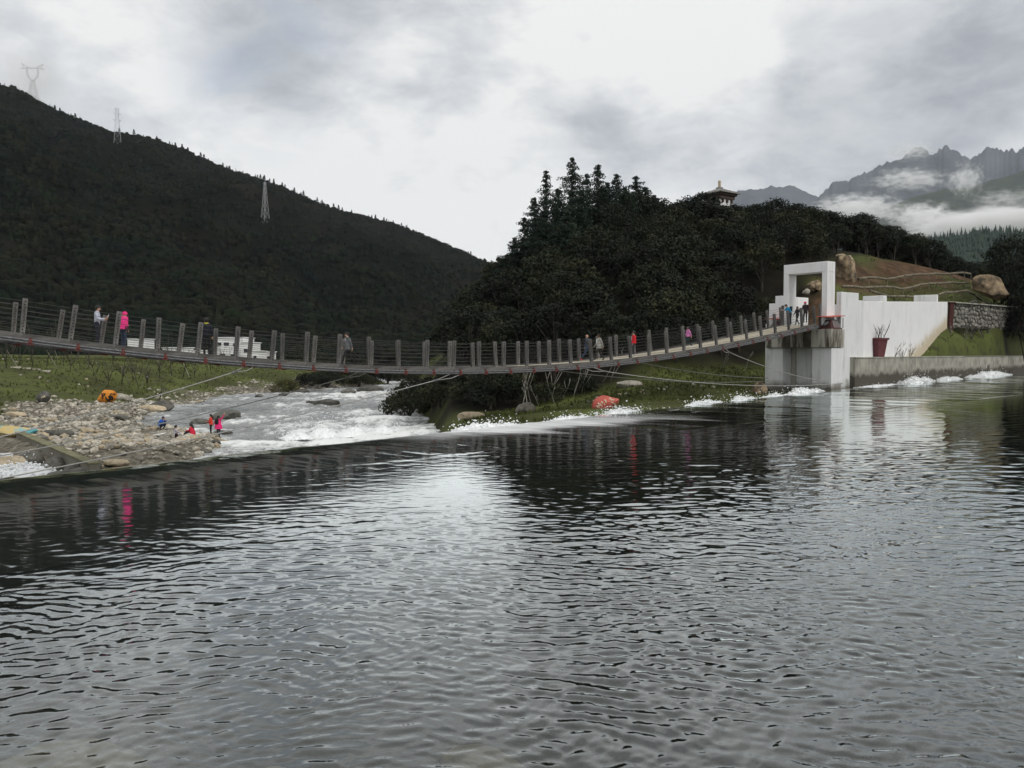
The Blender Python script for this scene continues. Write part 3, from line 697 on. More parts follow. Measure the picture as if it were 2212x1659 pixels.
# guy ropes: from the bridge edge down to the banks
def guy(label, i, wv, end, sag, loop=True, grp='guy ropes bracing the footbridge'):
    a = bp_(i, wv)[0] + BF * (-0.3 if wv < 1 else 0.3) + Vector((0, 0, -0.25)); e = Vector(end)
    pts = [a.lerp(e, k / 16) + Vector((0, 0, -sag * 4 * (k / 16) * (1 - k / 16))) for k in range(17)]
    root = empty('guy_rope', e, label=label, cat='rope', group=grp)
    mv = lambda L: [p - e for p in L]
    L = (pts[1] - pts[0]).length; f = min(0.9, 1.6 / L)
    k0 = pts[0].lerp(pts[1], f); dr = (pts[1] - pts[0]).normalized(); upv = Vector((0, 0, 1)); sd = dr.cross(BF).normalized() * 0.09
    MB().tube(mv([k0] + pts[1:]), 0.026, 6).build('strand', M['rope'], root, True)
    md = pts[0].lerp(k0, 0.35)
    MB().tube(mv([k0, md + sd * 1.3, pts[0] + sd * 0.6, pts[0] - sd * 0.6, md - sd * 1.3, k0]), 0.022, 6).build('end_loop', M['rope'], root, True)
    MB().tube(mv([k0 - dr * 0.13, k0 + dr * 0.13]), 0.06, 7).build('rope_clip', M['steel'], root)
guy('pale guy rope from the bridge near the walking man down to the left', 5.4, 0, (-24, 30, -1.5), 0.25)
guy('thin guy rope from mid bridge over the rapids to the left bank', 9.9, BW, (-24.3, 31, -2.0), 0.35)
guy('guy rope with a knotted loop under the lowest part of the bridge', 12.1, 0, (-23.5, 30, -2.75), 0.3)
pb = P(1820, 828, 65.2)
guy('long guy rope from below the man in grey to the pier foot', 17.6, 0, (pb.x, pb.y, pb.z), 0.55)
pl_ = P(1672, 822, 69.5)
guy('faint guy rope from the far bridge edge to the left of the pier', 17.2, BW, (pl_.x, pl_.y, pl_.z), 0.45)
guy('short guy rope crossing the dark bank left of the pier', 21.6, BW, (pl_.x, pl_.y, pl_.z + 0.2), 0.3)
pr = P(1790, 826, 65.6)
guy('guy rope crossing the white pier face from the right bridge end', 25.2, 0, (pr.x, pr.y, pr.z), 0.3)

# ------------------------------------------------------------------ gate pier
G0 = Vector((-19.3 + 1.3435 * 32.25, 32.66 + 1.008 * 32.25, 0))
GM = Matrix((BD, BF, Vector((0, 0, 1)))).transposed()
def gbox(mb, a0, a1, w0, w1, z0, z1):
    c = G0 + BD * ((a0 + a1) / 2) + BF * ((w0 + w1) / 2) + Vector((0, 0, (z0 + z1) / 2))
    return mb.box(c, (a1 - a0, w1 - w0, z1 - z0), GM)
DZ = deck_z(32.2)
gate = empty('bridge_gate_pier', (0, 0, 0), label='white pier and square gateway at the right end of the footbridge', cat='gateway')
def gpart(name, m, *boxes, bevel=0.02):
    mb = MB()
    for bx in boxes: gbox(mb, *bx)
    return mb.build(name, m, gate, False, bevel)
gpart('pier_column', M['white_wet'], (0.10, 1.5, -1.15, 0.55, -4.3, 3.16))
gpart('pier_column', M['white_wet'], (0.10, 1.5, 3.25, 4.95, -4.3, 3.16))
gpart('pier_core', M['white_wet'], (1.501, 4.6, -0.497, 4.7, -4.3, 4.55))
gpart('pier_web', M['stained'], (1.25, 1.5, 0.551, 0.95, -4.3, 3.16), (1.25, 1.5, 2.9, 3.249, -4.3, 3.16))
gpart('pier_cap', M['stained'], (-0.12, 1.7, -1.25, 4.75, 3.165, 4.6))
gpart('far_side_wall', M['white_wet'], (1.2, 4.4, 4.705, 5.75, -4.3, 5.2))
gpart('landing', M['concrete'], (1.705, 5.6, 0.0, 3.1, 4.56, DZ - 0.03), (0.0, 1.70, -0.05, 3.1, 4.61, DZ - 0.03))
gpart('gate_jamb', M['white'], (0.45, 1.52, -0.48, 0.0, 4.602, 9.12))
gpart('gate_jamb', M['white'], (0.45, 1.52, 3.03, 3.50, 4.602, 9.12))
gpart('lintel', M['white'], (0.45, 1.52, -0.48, 3.50, 9.123, 9.92))
gpart('wing_parapet', M['white'], (0.55, 0.95, 3.503, 4.35, 4.61, 7.45))
gpart('wing_parapet', M['white'], (0.55, 0.95, 4.353, 4.95, 4.61, 6.85))
gpart('inner_parapet', M['white'], (1.523, 3.4, 3.12, 3.38, 4.6, 7.35))
gpart('rear_parapet', M['white'], (5.3, 5.6, 0.9, 3.2, 4.0, 6.8))
gpart('river_side_wall', M['white_wet'], (1.705, 4.2, -0.92, -0.5, -4.3, 7.55))
gpart('river_side_wall', M['white_wet'], (4.203, 5.0, -0.92, -0.5, -4.3, 6.98))
gpart('end_post', M['wood'], (-0.12, 0.06, -0.28, -0.10, DZ - 0.2, DZ + 1.62), bevel=0.01)
gpart('end_post', M['wood'], (-0.12, 0.06, 3.12, 3.30, DZ - 0.2, DZ + 1.62), bevel=0.01)

# cable saddles in little red-roofed housings on the pier cap
def saddle(wc, label):
    root = empty('cable_saddle', G0 + BD * 0.65 + BF * wc + Vector((0, 0, 4.6)), label=label, cat='cable saddle', group='roofed cable saddles on the pier')
    def b(name, m, a, w_, z0, z1, da=0, dw=0, taper=1.0):
        mb = MB(); pts = []
        for (sa, sw) in ((-1, -1), (1, -1), (1, 1), (-1, 1)): pts.append(BD * (sa * a / 2 + da) + BF * (sw * w_ / 2 + dw))
        v = [p + Vector((0, 0, z0)) for p in pts] + [BD * ((p.dot(BD) - da) * taper + da) + BF * ((p.dot(BF) - dw) * taper + dw) + Vector((0, 0, z1)) for p in pts]
        mb.v = v; mb.f = [(3, 2, 1, 0), (4, 5, 6, 7), (0, 1, 5, 4), (1, 2, 6, 5), (2, 3, 7, 6), (3, 0, 4, 7)]
        return mb.build(name, m, root)
    b('base_plate', M['housered'], 1.5, 1.0, 0.004, 0.10)
    b('housing', M['housered'], 1.25, 0.85, 0.103, 0.72, 0, 0, 0.62)
    rf = MB(); e = [BD * a + BF * w_ + Vector((0, 0, z)) for a, w_, z in ((-1.0, -0.62, 0.86), (1.0, -0.62, 1.02), (1.0, 0.62, 1.10), (-1.0, 0.62, 0.94))]
    rf.v = e + [p + Vector((0, 0, 0.05)) for p in e]; rf.f = [(3, 2, 1, 0), (4, 5, 6, 7), (0, 1, 5, 4), (1, 2, 6, 5), (2, 3, 7, 6), (3, 0, 4, 7)]
    rf.build('roof', M['roofred'], root)
    for k in range(6):
        a = -0.42 + k * 0.17
        MB().tube([BD * (a * 0.7) + BF * -0.31 + Vector((0, 0, 0.66)), BD * (a + 0.18) + BF * -0.46 + Vector((0, 0, 0.12))], 0.014, 5).build('louvre_bar', M['white'], root)
    MB().tube([BD * -0.95 + Vector((0, 0, 0.32)), BD * 0 + Vector((0, 0, 0.66)), BD * 1.05 + Vector((0, 0, 0.60))], 0.13, 9).build('cable_bundle', M['steel'], root, True)
    for a in (-0.85, 0.85):
        for w_ in (-0.5, 0.5): MB().tube([BD * a + BF * w_ + Vector((0, 0, 0.08)), BD * a + BF * w_ + Vector((0, 0, 0.90))], 0.03, 6).build('roof_post', M['housered'], root)
saddle(-0.72, 'red-roofed cable saddle on the near corner of the pier')
saddle(4.05, 'red-roofed cable saddle behind the railing at the far pier corner')

# ------------------------------------------------------------------ walls on the right bank
def wv(s, r): return (W0[0] + WD[0] * s + WM[0] * r, W0[1] + WD[1] * s + WM[1] * r)
rw_ = empty('river_wall', (W0[0], W0[1], 0), label='low grey concrete river wall with a dark wet foot at the pool edge', cat='wall')
ss = [-1.2, 6.5, 18.0, 31.0, 45.0, 60.0, 78.0, 98.0, 125.0]
for k in range(len(ss) - 1):
    q = MB().prism([wv(ss[k] + 0.015, -0.18), wv(ss[k + 1] - 0.015, -0.18), wv(ss[k + 1] - 0.015, 0.55), wv(ss[k] + 0.015, 0.55)], -3.0, 2.30)
    for v_ in q.v: v_ -= Vector((W0[0], W0[1], 0))
    q.build('panel', M['concrete'], rw_, False, 0.015)
    q = MB().prism([wv(ss[k], -0.23), wv(ss[k + 1] - 0.005, -0.23), wv(ss[k + 1] - 0.005, 0.62), wv(ss[k], 0.62)], 2.303, 2.40)
    for v_ in q.v: v_ -= Vector((W0[0], W0[1], 0))
    q.build('coping', M['old_concrete'] if k > 2 else M['concrete'], rw_, False, 0.01)
ledge = MB().prism([wv(-1.0, 0.63), wv(19.0, 0.63), wv(17, 2.2), wv(-0.5, 2.2)], 0.5, 2.36).build('ledge', M['concrete'])
tag(ledge, 'flat concrete ledge between the river wall and the white wall', 'ledge')
wa = P(1862, 700, 68.2); wb_ = P(2046, 700, 92.5)
ea = Vector((wa.x, wa.y)); eb = Vector((wb_.x, wb_.y)); dn = (eb - ea).normalized(); nr = Vector((-dn.y, dn.x)) * 0.4
zt0 = P(1862, 651, 68.2).z; zt1 = P(2046, 652, 92.5).z
stm = M['white']
ym = wallmat('white_wall_ochre_foot', (0.83, 0.83, 0.83), (0.62, 0.61, 0.58), 0.3)
t = NT(ym.node_tree); b = ym.node_tree.nodes['Principled BSDF']; old = b.inputs['Base Color'].links[0].from_socket
pos = t.new('ShaderNodeNewGeometry').outputs['Position']; sz = t.new('ShaderNodeSeparateXYZ'); t.l.new(pos, sz.inputs[0])
# splashed earth along the sloping lawn line
lw = t.math('ADD', t.math('MULTIPLY', t.math('SUBTRACT', sz.outputs[1], 80.0), 0.33), 2.2)
hh = t.math('ADD', t.math('SUBTRACT', sz.outputs[2], lw), t.math('MULTIPLY', t.math('SUBTRACT', t.noise(pos, 1.1, 6, 0.7), 0.5), 1.6))
t.l.new(t.mixc(t.math('SUBTRACT', 1.0, t.smooth(hh, -0.3, 1.1)), old, (0.56, 0.48, 0.35)), b.inputs['Base Color'])
ww_ = MB().prism([tuple(ea), tuple(eb), tuple(eb + nr), tuple(ea + nr)], 0.4, [zt0, zt1, zt1, zt0])
tag(ww_.build('white_wall', ym, None, False, 0.02), 'tall plain white wall behind the red plant pot, ochre stained foot', 'wall')
for (x0, x1, yt, dd, lab) in ((1864, 1914, 640, 74.0, 'low white merlon on the wall top nearest the gateway'), (1974, 2031, 638, 92.0, 'larger white merlon on the right part of the wall top')):
    a = P(x0, yt, dd); c = P(x1 - 6, yt, dd - 1.2); zb = P(x0, 662, dd).z - 0.6
    dd_ = Vector((c.x - a.x, c.y - a.y)).normalized(); n_ = Vector((-dd_.y, dd_.x)) * 0.9
    tag(MB().prism([(a.x, a.y), (c.x, c.y), (c.x + n_.x, c.y + n_.y), (a.x + n_.x, a.y + n_.y)], zb - 1.5, a.z).build('merlon', M['white'], None, False, 0.02), lab, 'merlon', 'merlons on the white wall')

# dry stone retaining wall on the lawn
sA = P(2050, 655, 96.0); sB = P(2206, 657, 108.0); sL = (Vector((sB.x, sB.y)) - Vector((sA.x, sA.y))); SLn = sL.length + 14; sdir = sL.normalized(); snr = Vector((-sdir.y, sdir.x))
if snr.y < 0: snr = -snr
zb0 = P(2060, 699, 96).z - 0.4; ztop = 8.55
stw = empty('stone_wall', (sA.x, sA.y, zb0), label='rubble stone retaining wall with concrete coping above the lawn', cat='wall')
SMt = Matrix(((sdir.x, snr.x, 0), (sdir.y, snr.y, 0), (0, 0, 1)))
Hs = ztop - zb0
b0 = MB().box(SMt @ Vector((SLn / 2, 0.42, Hs / 2 - 0.05)), (SLn, 0.5, Hs), SMt); b0.build('mortar_core', M['mortar'], stw)
MB().box(SMt @ Vector((SLn / 2, 0.25, Hs + 0.06)), (SLn + 0.2, 0.95, 0.14), SMt).build('coping', M['concrete'], stw)
def rock_mesh(name, m, seed, sub=2, sq=(1, 1, 1), rough=0.28, cuts=7, flat=0.0):
    rr = np.random.default_rng(seed); bm = bmesh.new(); bmesh.ops.create_icosphere(bm, subdivisions=sub, radius=1.0)
    pl = []
    for _ in range(cuts):
        d = rr.normal(size=3); d /= np.linalg.norm(d); pl.append((d, 0.62 + 0.3 * rr.random()))
    ph = rr.random(6) * 6
    for v in bm.verts:
        c = np.array(v.co)
        for d, o_ in pl:
            e = c @ d - o_
            if e > 0: c = c - d * e * 0.96
        n_ = math.sin(c[0] * 2.6 + ph[0]) * math.sin(c[1] * 2.9 + ph[1]) * math.sin(c[2] * 2.3 + ph[2]) + 0.5 * math.sin(c[0] * 6 + ph[3]) * math.sin(c[1] * 5.5 + ph[4]) * math.sin(c[2] * 6.3 + ph[5])
        c = c * (1 + rough * n_ * 0.5)
        c = c * np.array(sq)
        if flat and c[2] < -flat: c[2] = -flat
        v.co = c
    me = bpy.data.meshes.new(name); bm.to_mesh(me); bm.free(); me.materials.append(m)
    me.polygons.foreach_set('use_smooth', np.ones(len(me.polygons), dtype=bool)); me.update()
    try: me.set_sharp_from_angle(angle=R(30))
    except Exception: pass
    return me
wst = [rock_mesh('stone', M['masonry'], 300 + k, 1, (1, 0.6, 1), 0.25) for k in range(6)]
zz = 0.12; rs = random.Random(3)
while zz < Hs - 0.1:
    rowh = rs.uniform(0.40, 0.50); xx = rs.uniform(-0.1, 0.3)
    while xx < min(SLn, 17.0):
        wd_ = rs.uniform(0.45, 0.95)
        o = add('stone', rs.choice(wst), stw, SMt @ Vector((xx + wd_ / 2, 0.14 + rs.uniform(-.03, .03), zz + rowh / 2 + rs.uniform(-.13, .13))))
        o.rotation_euler = (0, 0, math.atan2(sdir.y, sdir.x)); o.scale = (wd_ * 0.54, 0.28, rowh * rs.uniform(0.48, 0.78)); xx += wd_ + 0.03
    zz += rowh + 0.02
for (px, py0, py1, dd, lean, lab) in ((2050, 716, 655, 94.5, 0.30, 'leaning dark red post at the left end of the stone wall'), (2203, 694, 649, 107.0, 0.02, 'upright dark post at the right end of the stone wall')):
    p0 = P(px, py0, dd); p1 = P(px, py1, dd); p1.x += lean
    r_ = empty('fence_post', p0, label=lab, cat='post')
    mb = MB().tube([Vector((0, 0, -0.5)), p1 - p0], [0.34, 0.30], 4); mb.build('post', M['darkred'], r_)
    MB().box(p1 - p0 + Vector((0, 0, 0.06)), (0.62, 0.62, 0.12)).build('cap', M['darkred'], r_)

# wing wall on the left, leading down to the weir
wg = MB(); A_ = Vector((-20.6, 40.2)); B_ = Vector((-40, 63.0)); n_ = Vector((-(B_ - A_).y, (B_ - A_).x)).normalized() * -0.45
def up2(p, z): return Vector((p.x, p.y, z))
wing = empty('wing_wall', up2(A_, -4.2), label='mossy concrete wing wall slanting down the stony beach to the weir', cat='wall')
za, zb2 = -2.62, -2.35
q = MB().prism([tuple(A_), tuple(B_), tuple(B_ + n_), tuple(A_ + n_)], -5.0, [za - .1, zb2 - .1, zb2 - .1, za - .1])
for v_ in q.v: v_ -= up2(A_, -4.2)
q.build('wall_face', M['old_concrete'], wing, False, 0.03)
q = MB().prism([tuple(A_ - n_ * .1), tuple(B_ - n_ * .1), tuple(B_ + n_ * 1.1), tuple(A_ + n_ * 1.1)], [za - .096, zb2 - .096, zb2 - .096, za - .096], [za, zb2, zb2, za])
for v_ in q.v: v_ -= up2(A_, -4.2)
q.build('mossy_top', M['moss'], wing, False, 0.02)

# plant pot with bare canes
pp = P(1893.5, 771, 71.0); pot = empty('plant_pot', pp, label='large dull red tapered plant pot with bare canes by the white wall', cat='plant pot')
mb = MB(); n = 4
for z, r in ((0, 0.62), (1.45, 0.86), (1.45, 0.98), (1.62, 1.0), (1.62, 0.88), (1.45, 0.84)):
    for k in range(4):
        a = math.pi / 4 + k * math.pi / 2 + 0.5; mb.v.append(Vector((r * math.cos(a), r * math.sin(a), z)))
for j in range(5):
    for k in range(4): mb.f.append((j * 4 + k, j * 4 + (k + 1) % 4, (j + 1) * 4 + (k + 1) % 4, (j + 1) * 4 + k))
mb.f.append((3, 2, 1, 0)); mb.f.append((20, 21, 22, 23)); mb.build('pot', M['redpot'], pot)
def cane(rr, base, h, lean=0.25, r0=0.03, fork=2):
    mb = []; p = Vector(base); a = rr.uniform(0, 6.28); d = Vector((math.cos(a) * lean, math.sin(a) * lean, 1)).normalized(); pts = [p]
    for k in range(4):
        d = (d + Vector((rr.uniform(-.18, .18), rr.uniform(-.18, .18), rr.uniform(-.05, .1)))).normalized(); p = p + d * h / 4; pts.append(p)
    out = [(pts, [r0 * (1 - .2 * k) for k in range(5)])]
    for f in range(fork):
        k = rr.randint(1, 3); b_ = pts[k]; a = rr.uniform(0, 6.28); d2 = (d + Vector((math.cos(a), math.sin(a), 0.2)) * 0.55).normalized()
        L = h * rr.uniform(.25, .5); out.append(([b_, b_ + d2 * L * .5, b_ + d2 * L + Vector((0, 0, L * .12))], [r0 * .6, r0 * .5, r0 * .3]))
    return out
rr = random.Random(11)
for k in range(9):
    mb = MB()
    for pts, rad in cane(rr, (rr.uniform(-.5, .5), rr.uniform(-.5, .5), 1.4), rr.uniform(1.1, 1.9), 0.28, 0.035, 2): mb.tube(pts, rad, 4)
    mb.build('cane', M['bark'], pot)
# ------------------------------------------------------------------ trees
def leaves_mesh(name, m, centers, radii, per, leaf, seed, flat=0.75, droop=0.0):
    rr = np.random.default_rng(seed); V = []; n = 0
    C = np.repeat(np.array(centers, float), per, axis=0); Rr = np.repeat(np.array(radii, float), per)
    k = len(C); d = rr.normal(size=(k, 3)); d /= np.linalg.norm(d, axis=1)[:, None]
    rad = Rr * (0.45 + 0.6 * rr.random(k) ** 0.6)
    p = C + d * rad[:, None] * np.array([1, 1, flat]); p[:, 2] -= droop * rr.random(k)
    nrm = d * 0.7 + rr.normal(size=(k, 3)) * 0.55 + np.array([0, 0, 0.35]); nrm /= np.linalg.norm(nrm, axis=1)[:, None]
    a = np.cross(nrm, rr.normal(size=(k, 3))); a /= np.maximum(np.linalg.norm(a, axis=1)[:, None], 1e-6); b_ = np.cross(nrm, a)
    L = leaf * (0.6 + 0.8 * rr.random(k))[:, None]; W_ = L * 0.55
    quad = np.stack([p - a * L * .5, p + b_ * W_ * .5 + nrm * L * 0.06, p + a * L * .5, p - b_ * W_ * .5 + nrm * L * 0.06], 1).reshape(-1, 3)
    return mesh(name, quad, np.arange(4 * k).reshape(-1, 4), m)

def oak_parts(seed, h=5.0, r=2.3, nclump=42, per=62, leaf=0.27, m=None):
    rr = random.Random(seed); cen = []; rad = []
    for k in range(nclump):
        a = rr.uniform(0, 6.283); u = rr.uniform(-0.35, 1.0); q = math.sqrt(max(0, 1 - u * u)) * rr.uniform(0.62, 1.0)
        cen.append((math.cos(a) * q * r, math.sin(a) * q * r, h * 0.58 + u * h * 0.36 * rr.uniform(.8, 1.08))); rad.append(rr.uniform(0.45, 0.85) * r / 2.3)
    tr = MB(); tr.tube([(0, 0, -0.6), (0.05, 0, h * .2), (rr.uniform(-.2, .2), rr.uniform(-.2, .2), h * .45)], [0.17, 0.13, 0.09], 6)
    for k in range(7):
        c = Vector(rr.choice(cen)); b_ = Vector((0.05, 0, h * rr.uniform(.15, .42))); tr.tube([b_, b_.lerp(c, .5) + Vector((0, 0, .2)), c], [0.07, 0.05, 0.02], 5)
    return tr.me('trunk', M['bark'], True), leaves_mesh('crown', m or M['oak'], cen, rad, per, leaf, seed)

OAKS = [oak_parts(50 + k, 5.0 + 0.4 * (k % 3), 2.1 + 0.25 * (k % 4)) for k in range(6)]
def tree(name, parts, loc, rz, sc, label, group, cat='tree'):
    r_ = empty(name, loc, rz, label=label, cat=cat, group=group); r_.scale = (sc, sc, sc) if isinstance(sc, (int, float)) else sc
    add('trunk', parts[0], r_); add('crown', parts[1], r_); return r_

rr = random.Random(42); cand = []
ww0 = np.array(WOOD)
for ix in range(-20, 110, 1):
    pass
sp_ = 3.95
for a in np.arange(-16, 100, sp_):
    for c in np.arange(56, 176, sp_):
        x = a + rr.uniform(-1.3, 1.3); y = c + rr.uniform(-1.3, 1.3); cand.append((x, y))
cand = np.array(cand); inside = poly_dist(cand[:, 0], cand[:, 1], WOOD) < -0.6
cand = cand[inside]; cz = ground(cand[:, 0], cand[:, 1])
# keep the trees the viewer's bank can see: front rows, the slope and the crest
ang = cand[:, 0] / cand[:, 1]; el = (cz + 5 - CZ) / cand[:, 1]; keep = []
for k in range(len(cand)):
    bl = (np.abs(ang - ang[k]) < 0.035) & (cand[:, 1] < cand[k, 1] - 1); blocked = (el[bl] > el[k] + 0.03).sum()
    keep.append(blocked < 3)
keep = np.array(keep)
cand = cand[keep]; cz = cz[keep]
TOWER = P(1555, 430, 122)
nw = 0
for (x, y), z in zip(cand, cz):
    if (x - TOWER.x) ** 2 + (y - TOWER.y) ** 2 < 9 and y > TOWER.y - 1: continue
    edge = float(poly_dist(np.array([x]), np.array([y]), WOOD)[0])
    sc = rr.uniform(0.80, 1.20) * (0.72 if edge > -3 else 1.0)
    # crest heights follow the skyline of the wood
    px = CX + FPX * x / y
    if y > 112 and px > 1420:
        top = np.interp(px, [1420, 1480, 1560, 1640, 1660, 1700, 1740, 1800, 1830, 1900, 1950, 2000, 2040, 2100, 2140], [422, 434, 446, 434, 415, 432, 440, 452, 447, 478, 485, 505, 525, 548, 575])
        zt = P(px, top, y).z - z; sc = min(max(zt / 5.6, 0.35), 1.15) * rr.uniform(0.93, 1.0)
    tree('oak_tree', OAKS[rr.randrange(6)], (x, y, z - 0.2), rr.uniform(0, 6.28), (sc * rr.uniform(.9, 1.15), sc * rr.uniform(.9, 1.15), sc), 'dark evergreen broadleaf tree in the dense wood covering the hill', 'broadleaf trees of the hill wood'); nw += 1
for k, (px, top, d) in enumerate([(1526, 440, 118), (1552, 447, 117.5), (1578, 445, 118), (1599, 440, 119)]):
    tp = P(px, top, d); z = ground_z(tp.x, tp.y); s_ = max(.6, (tp.z - z) / 5.5)
    tree('oak_tree', OAKS[k], (tp.x, tp.y, tp.z - 5.5 * s_), k, s_, 'dark evergreen broadleaf tree right in front of the watch tower', 'trees in front of the watch tower')

def conifer_parts(seed, h, r, nwh=26, m=None, lean=0.0, density=1.0, top=0.12, leaf=0.24):
    rr = random.Random(seed); tr = MB(); tr.tube([(0, 0, -0.5), (0.03, 0, h * .5), (lean, 0, h)], [0.02 * h * .9, 0.012 * h, 0.012], 6)
    cen = []; rad = []
    for k in range(nwh):
        f = (k + rr.uniform(0, .8)) / nwh; z = h * (top + (1 - top) * f); L = 1.75 * r * (1 - f) ** 0.85 * rr.uniform(.7, 1.15) + 0.12
        nb = 3 if f > .9 else rr.randint(3, 5); a0 = rr.uniform(0, 6.28)
        for j in range(nb):
            a = a0 + j * 6.283 / nb + rr.uniform(-.35, .35); LL = L * rr.uniform(.55, 1.18); z = h * min(.985, top + (1 - top) * f + rr.uniform(-.5, .5) / nwh)
            ex = Vector((math.cos(a) * LL, math.sin(a) * LL, z - LL * rr.uniform(0.02, .22) + (0.12 * LL if f > .6 else 0)))
            s0 = Vector((lean * f, 0, z)); tr.tube([s0, s0.lerp(ex, .5) + Vector((0, 0, LL * .06)), ex], [0.035, 0.025, 0.01], 4)
            nc = max(2, int(LL / 0.34))
            for q in range(nc):
                g = (q + 0.7) / nc; pz = s0.lerp(ex, g) + Vector((rr.uniform(-.08, .08), rr.uniform(-.08, .08), -0.05)); cen.append(tuple(pz)); rad.append(0.20 + 0.24 * (1 - abs(g - .6)) * min(1, LL / 1.5))
    return tr.me('trunk', M['bark'], True), leaves_mesh('crown', m or M['conifer'], cen, rad, int(14 * density), leaf, seed, 0.6, 0.14)

for k, (px, py, d, r, dens, lab) in enumerate([
        (1236, 338, 106, 3.0, 1.0, 'tallest conifer on the hill, its pointed top against the sky'),
        (1180, 366, 105, 1.9, 0.9, 'slender see-through conifer left of the tallest one'),
        (1292, 354, 110, 2.4, 1.1, 'pointed conifer just right of the tallest one'),
        (1268, 374, 114, 2.3, 1.2, 'shorter conifer between the two highest tops'),
        (1332, 374, 112, 2.8, 1.1, 'broad-topped conifer in the middle of the conifer row'),
        (1312, 392, 118, 2.0, 1.1, 'thin conifer behind the broad-topped one'),
        (1374, 379, 111, 3.2, 1.3, 'thick dark conifer near the right end of the conifer row'),
        (1395, 400, 113, 2.6, 1.2, 'lower conifer at the right end of the conifer row'),
        (1413, 420, 116, 2.0, 1.1, 'rightmost small conifer where the row drops to the broadleaf wood'),
        (1154, 425, 104, 2.6, 1.1, 'bushy conifer on the left shoulder of the hill'),
        (1133, 468, 102, 2.7, 1.1, 'left conifer of the row with long low branches'),
        (1112, 512, 101, 3.0, 1.1, 'lowest leftmost conifer with branches spread over the valley'),
        (1206, 404, 101, 2.8, 1.3, 'full conifer filling the gap right of the slender one'), (1255, 408, 101, 3.0, 1.4, 'full dark conifer in front of the tallest one'), (1302, 402, 103, 3.0, 1.4, 'full conifer in front of the conifer row middle'),
        (1350, 402, 104, 3.2, 1.4, 'full dark conifer in front of the thick right-hand one'), (1176, 450, 97, 2.8, 1.4, 'dense conifer low on the left shoulder of the hill'), (1225, 450, 96, 3.0, 1.4, 'dense conifer below the tallest one'), (1085, 560, 104, 2.2, 1.2, 'last small conifer where the hill meets the far ridge')]):
    tp = P(px, py, d); gz = ground_z(tp.x, tp.y) - 0.3; h = tp.z - gz
    if h < 4: gz = tp.z - 5; h = 5
    tree('conifer', conifer_parts(700 + k, h, r, int(h * 2.9), None, 0, dens, 0.06), (tp.x, tp.y, gz), rr.uniform(0, 6), 1.0, lab, 'conifers on the hill top')

# dark trees at the right edge, bushes along the water
BIG = oak_parts(90, 8.0, 3.6, 90, 70, 0.32)
for px, d, py, w_, lab in ((2186, 112, 510, 1.0, 'big dark broadleaf tree at the right edge of the view'), (2222, 106, 540, 0.9, 'dark tree cut by the right edge of the view'), (2160, 126, 575, 0.8, 'lower dark tree behind the ochre boulder'), (2125, 138, 575, 0.7, 'small dark tree left of the big right-hand tree')):
    tp = P(px, py, d); gz = ground_z(tp.x, tp.y); h = max(4, tp.z - gz)
    tree('oak_tree', BIG, (tp.x, tp.y, gz - 0.3), rr.uniform(0, 6), (w_, w_, h / 7.6), lab, 'dark trees at the right edge')
BUSH = [oak_parts(120 + k, 3.0, 1.9, 34, 70, 0.20, M['bush']) for k in range(2)]
SHRUB = [oak_parts(130 + k, 2.6, 2.0, 34, 60, 0.22) for k in range(3)]
def bush_at(px, d, sc, parts, lab, grp, zo=0.0, cat='bush'):
    x = (px - CX) / FPX * d; z = ground_z(x, d); return tree('bush', parts, (x, d, z - 0.5 * sc + zo), rr.uniform(0, 6), sc, lab, grp, cat)
bush_at(616, 131, 1.15, BUSH[0], 'olive bush at the water edge under the bridge', 'river bank bushes')
for k, (px, d, sc) in enumerate([(672, 141, 1.3), (706, 146, 1.5), (742, 152, 1.4), (775, 154, 1.3), (806, 160, 1.5), (838, 166, 1.6), (690, 158, 1.5), (760, 172, 1.8), (650, 172, 1.4), (860, 180, 1.8), (905, 176, 1.7), (890, 196, 2.0)]):
    bush_at(px, d, sc, SHRUB[k % 3], 'dark scrub bush on the far bank of the rapids', 'scrub on the far river bank')
# bush overhanging the right edge of the rapids
for k, (x, y, sc) in enumerate([(-3.4, 66, 0.75), (-4.6, 69, 0.85), (-6.5, 74, 1.0), (-7.6, 80, 1.1), (-8.6, 86, 1.1), (-1.6, 63, .85), (-10.5, 84, 1.2), (-2.0, 68, 0.9), (0.6, 66, 0.8), (-11.2, 93, 1.2), (-12.0, 101, 1.2), (2.5, 61.5, 0.7), (5.0, 63.5, 0.7)]):
    z = ground_z(x, y); tree('bush', SHRUB[k % 3], (x, y, z - 0.5), rr.uniform(0, 6), sc * 1.1, 'dark leafy bush overhanging the right edge of the rapids', 'bushes on the right river edge', 'bush')

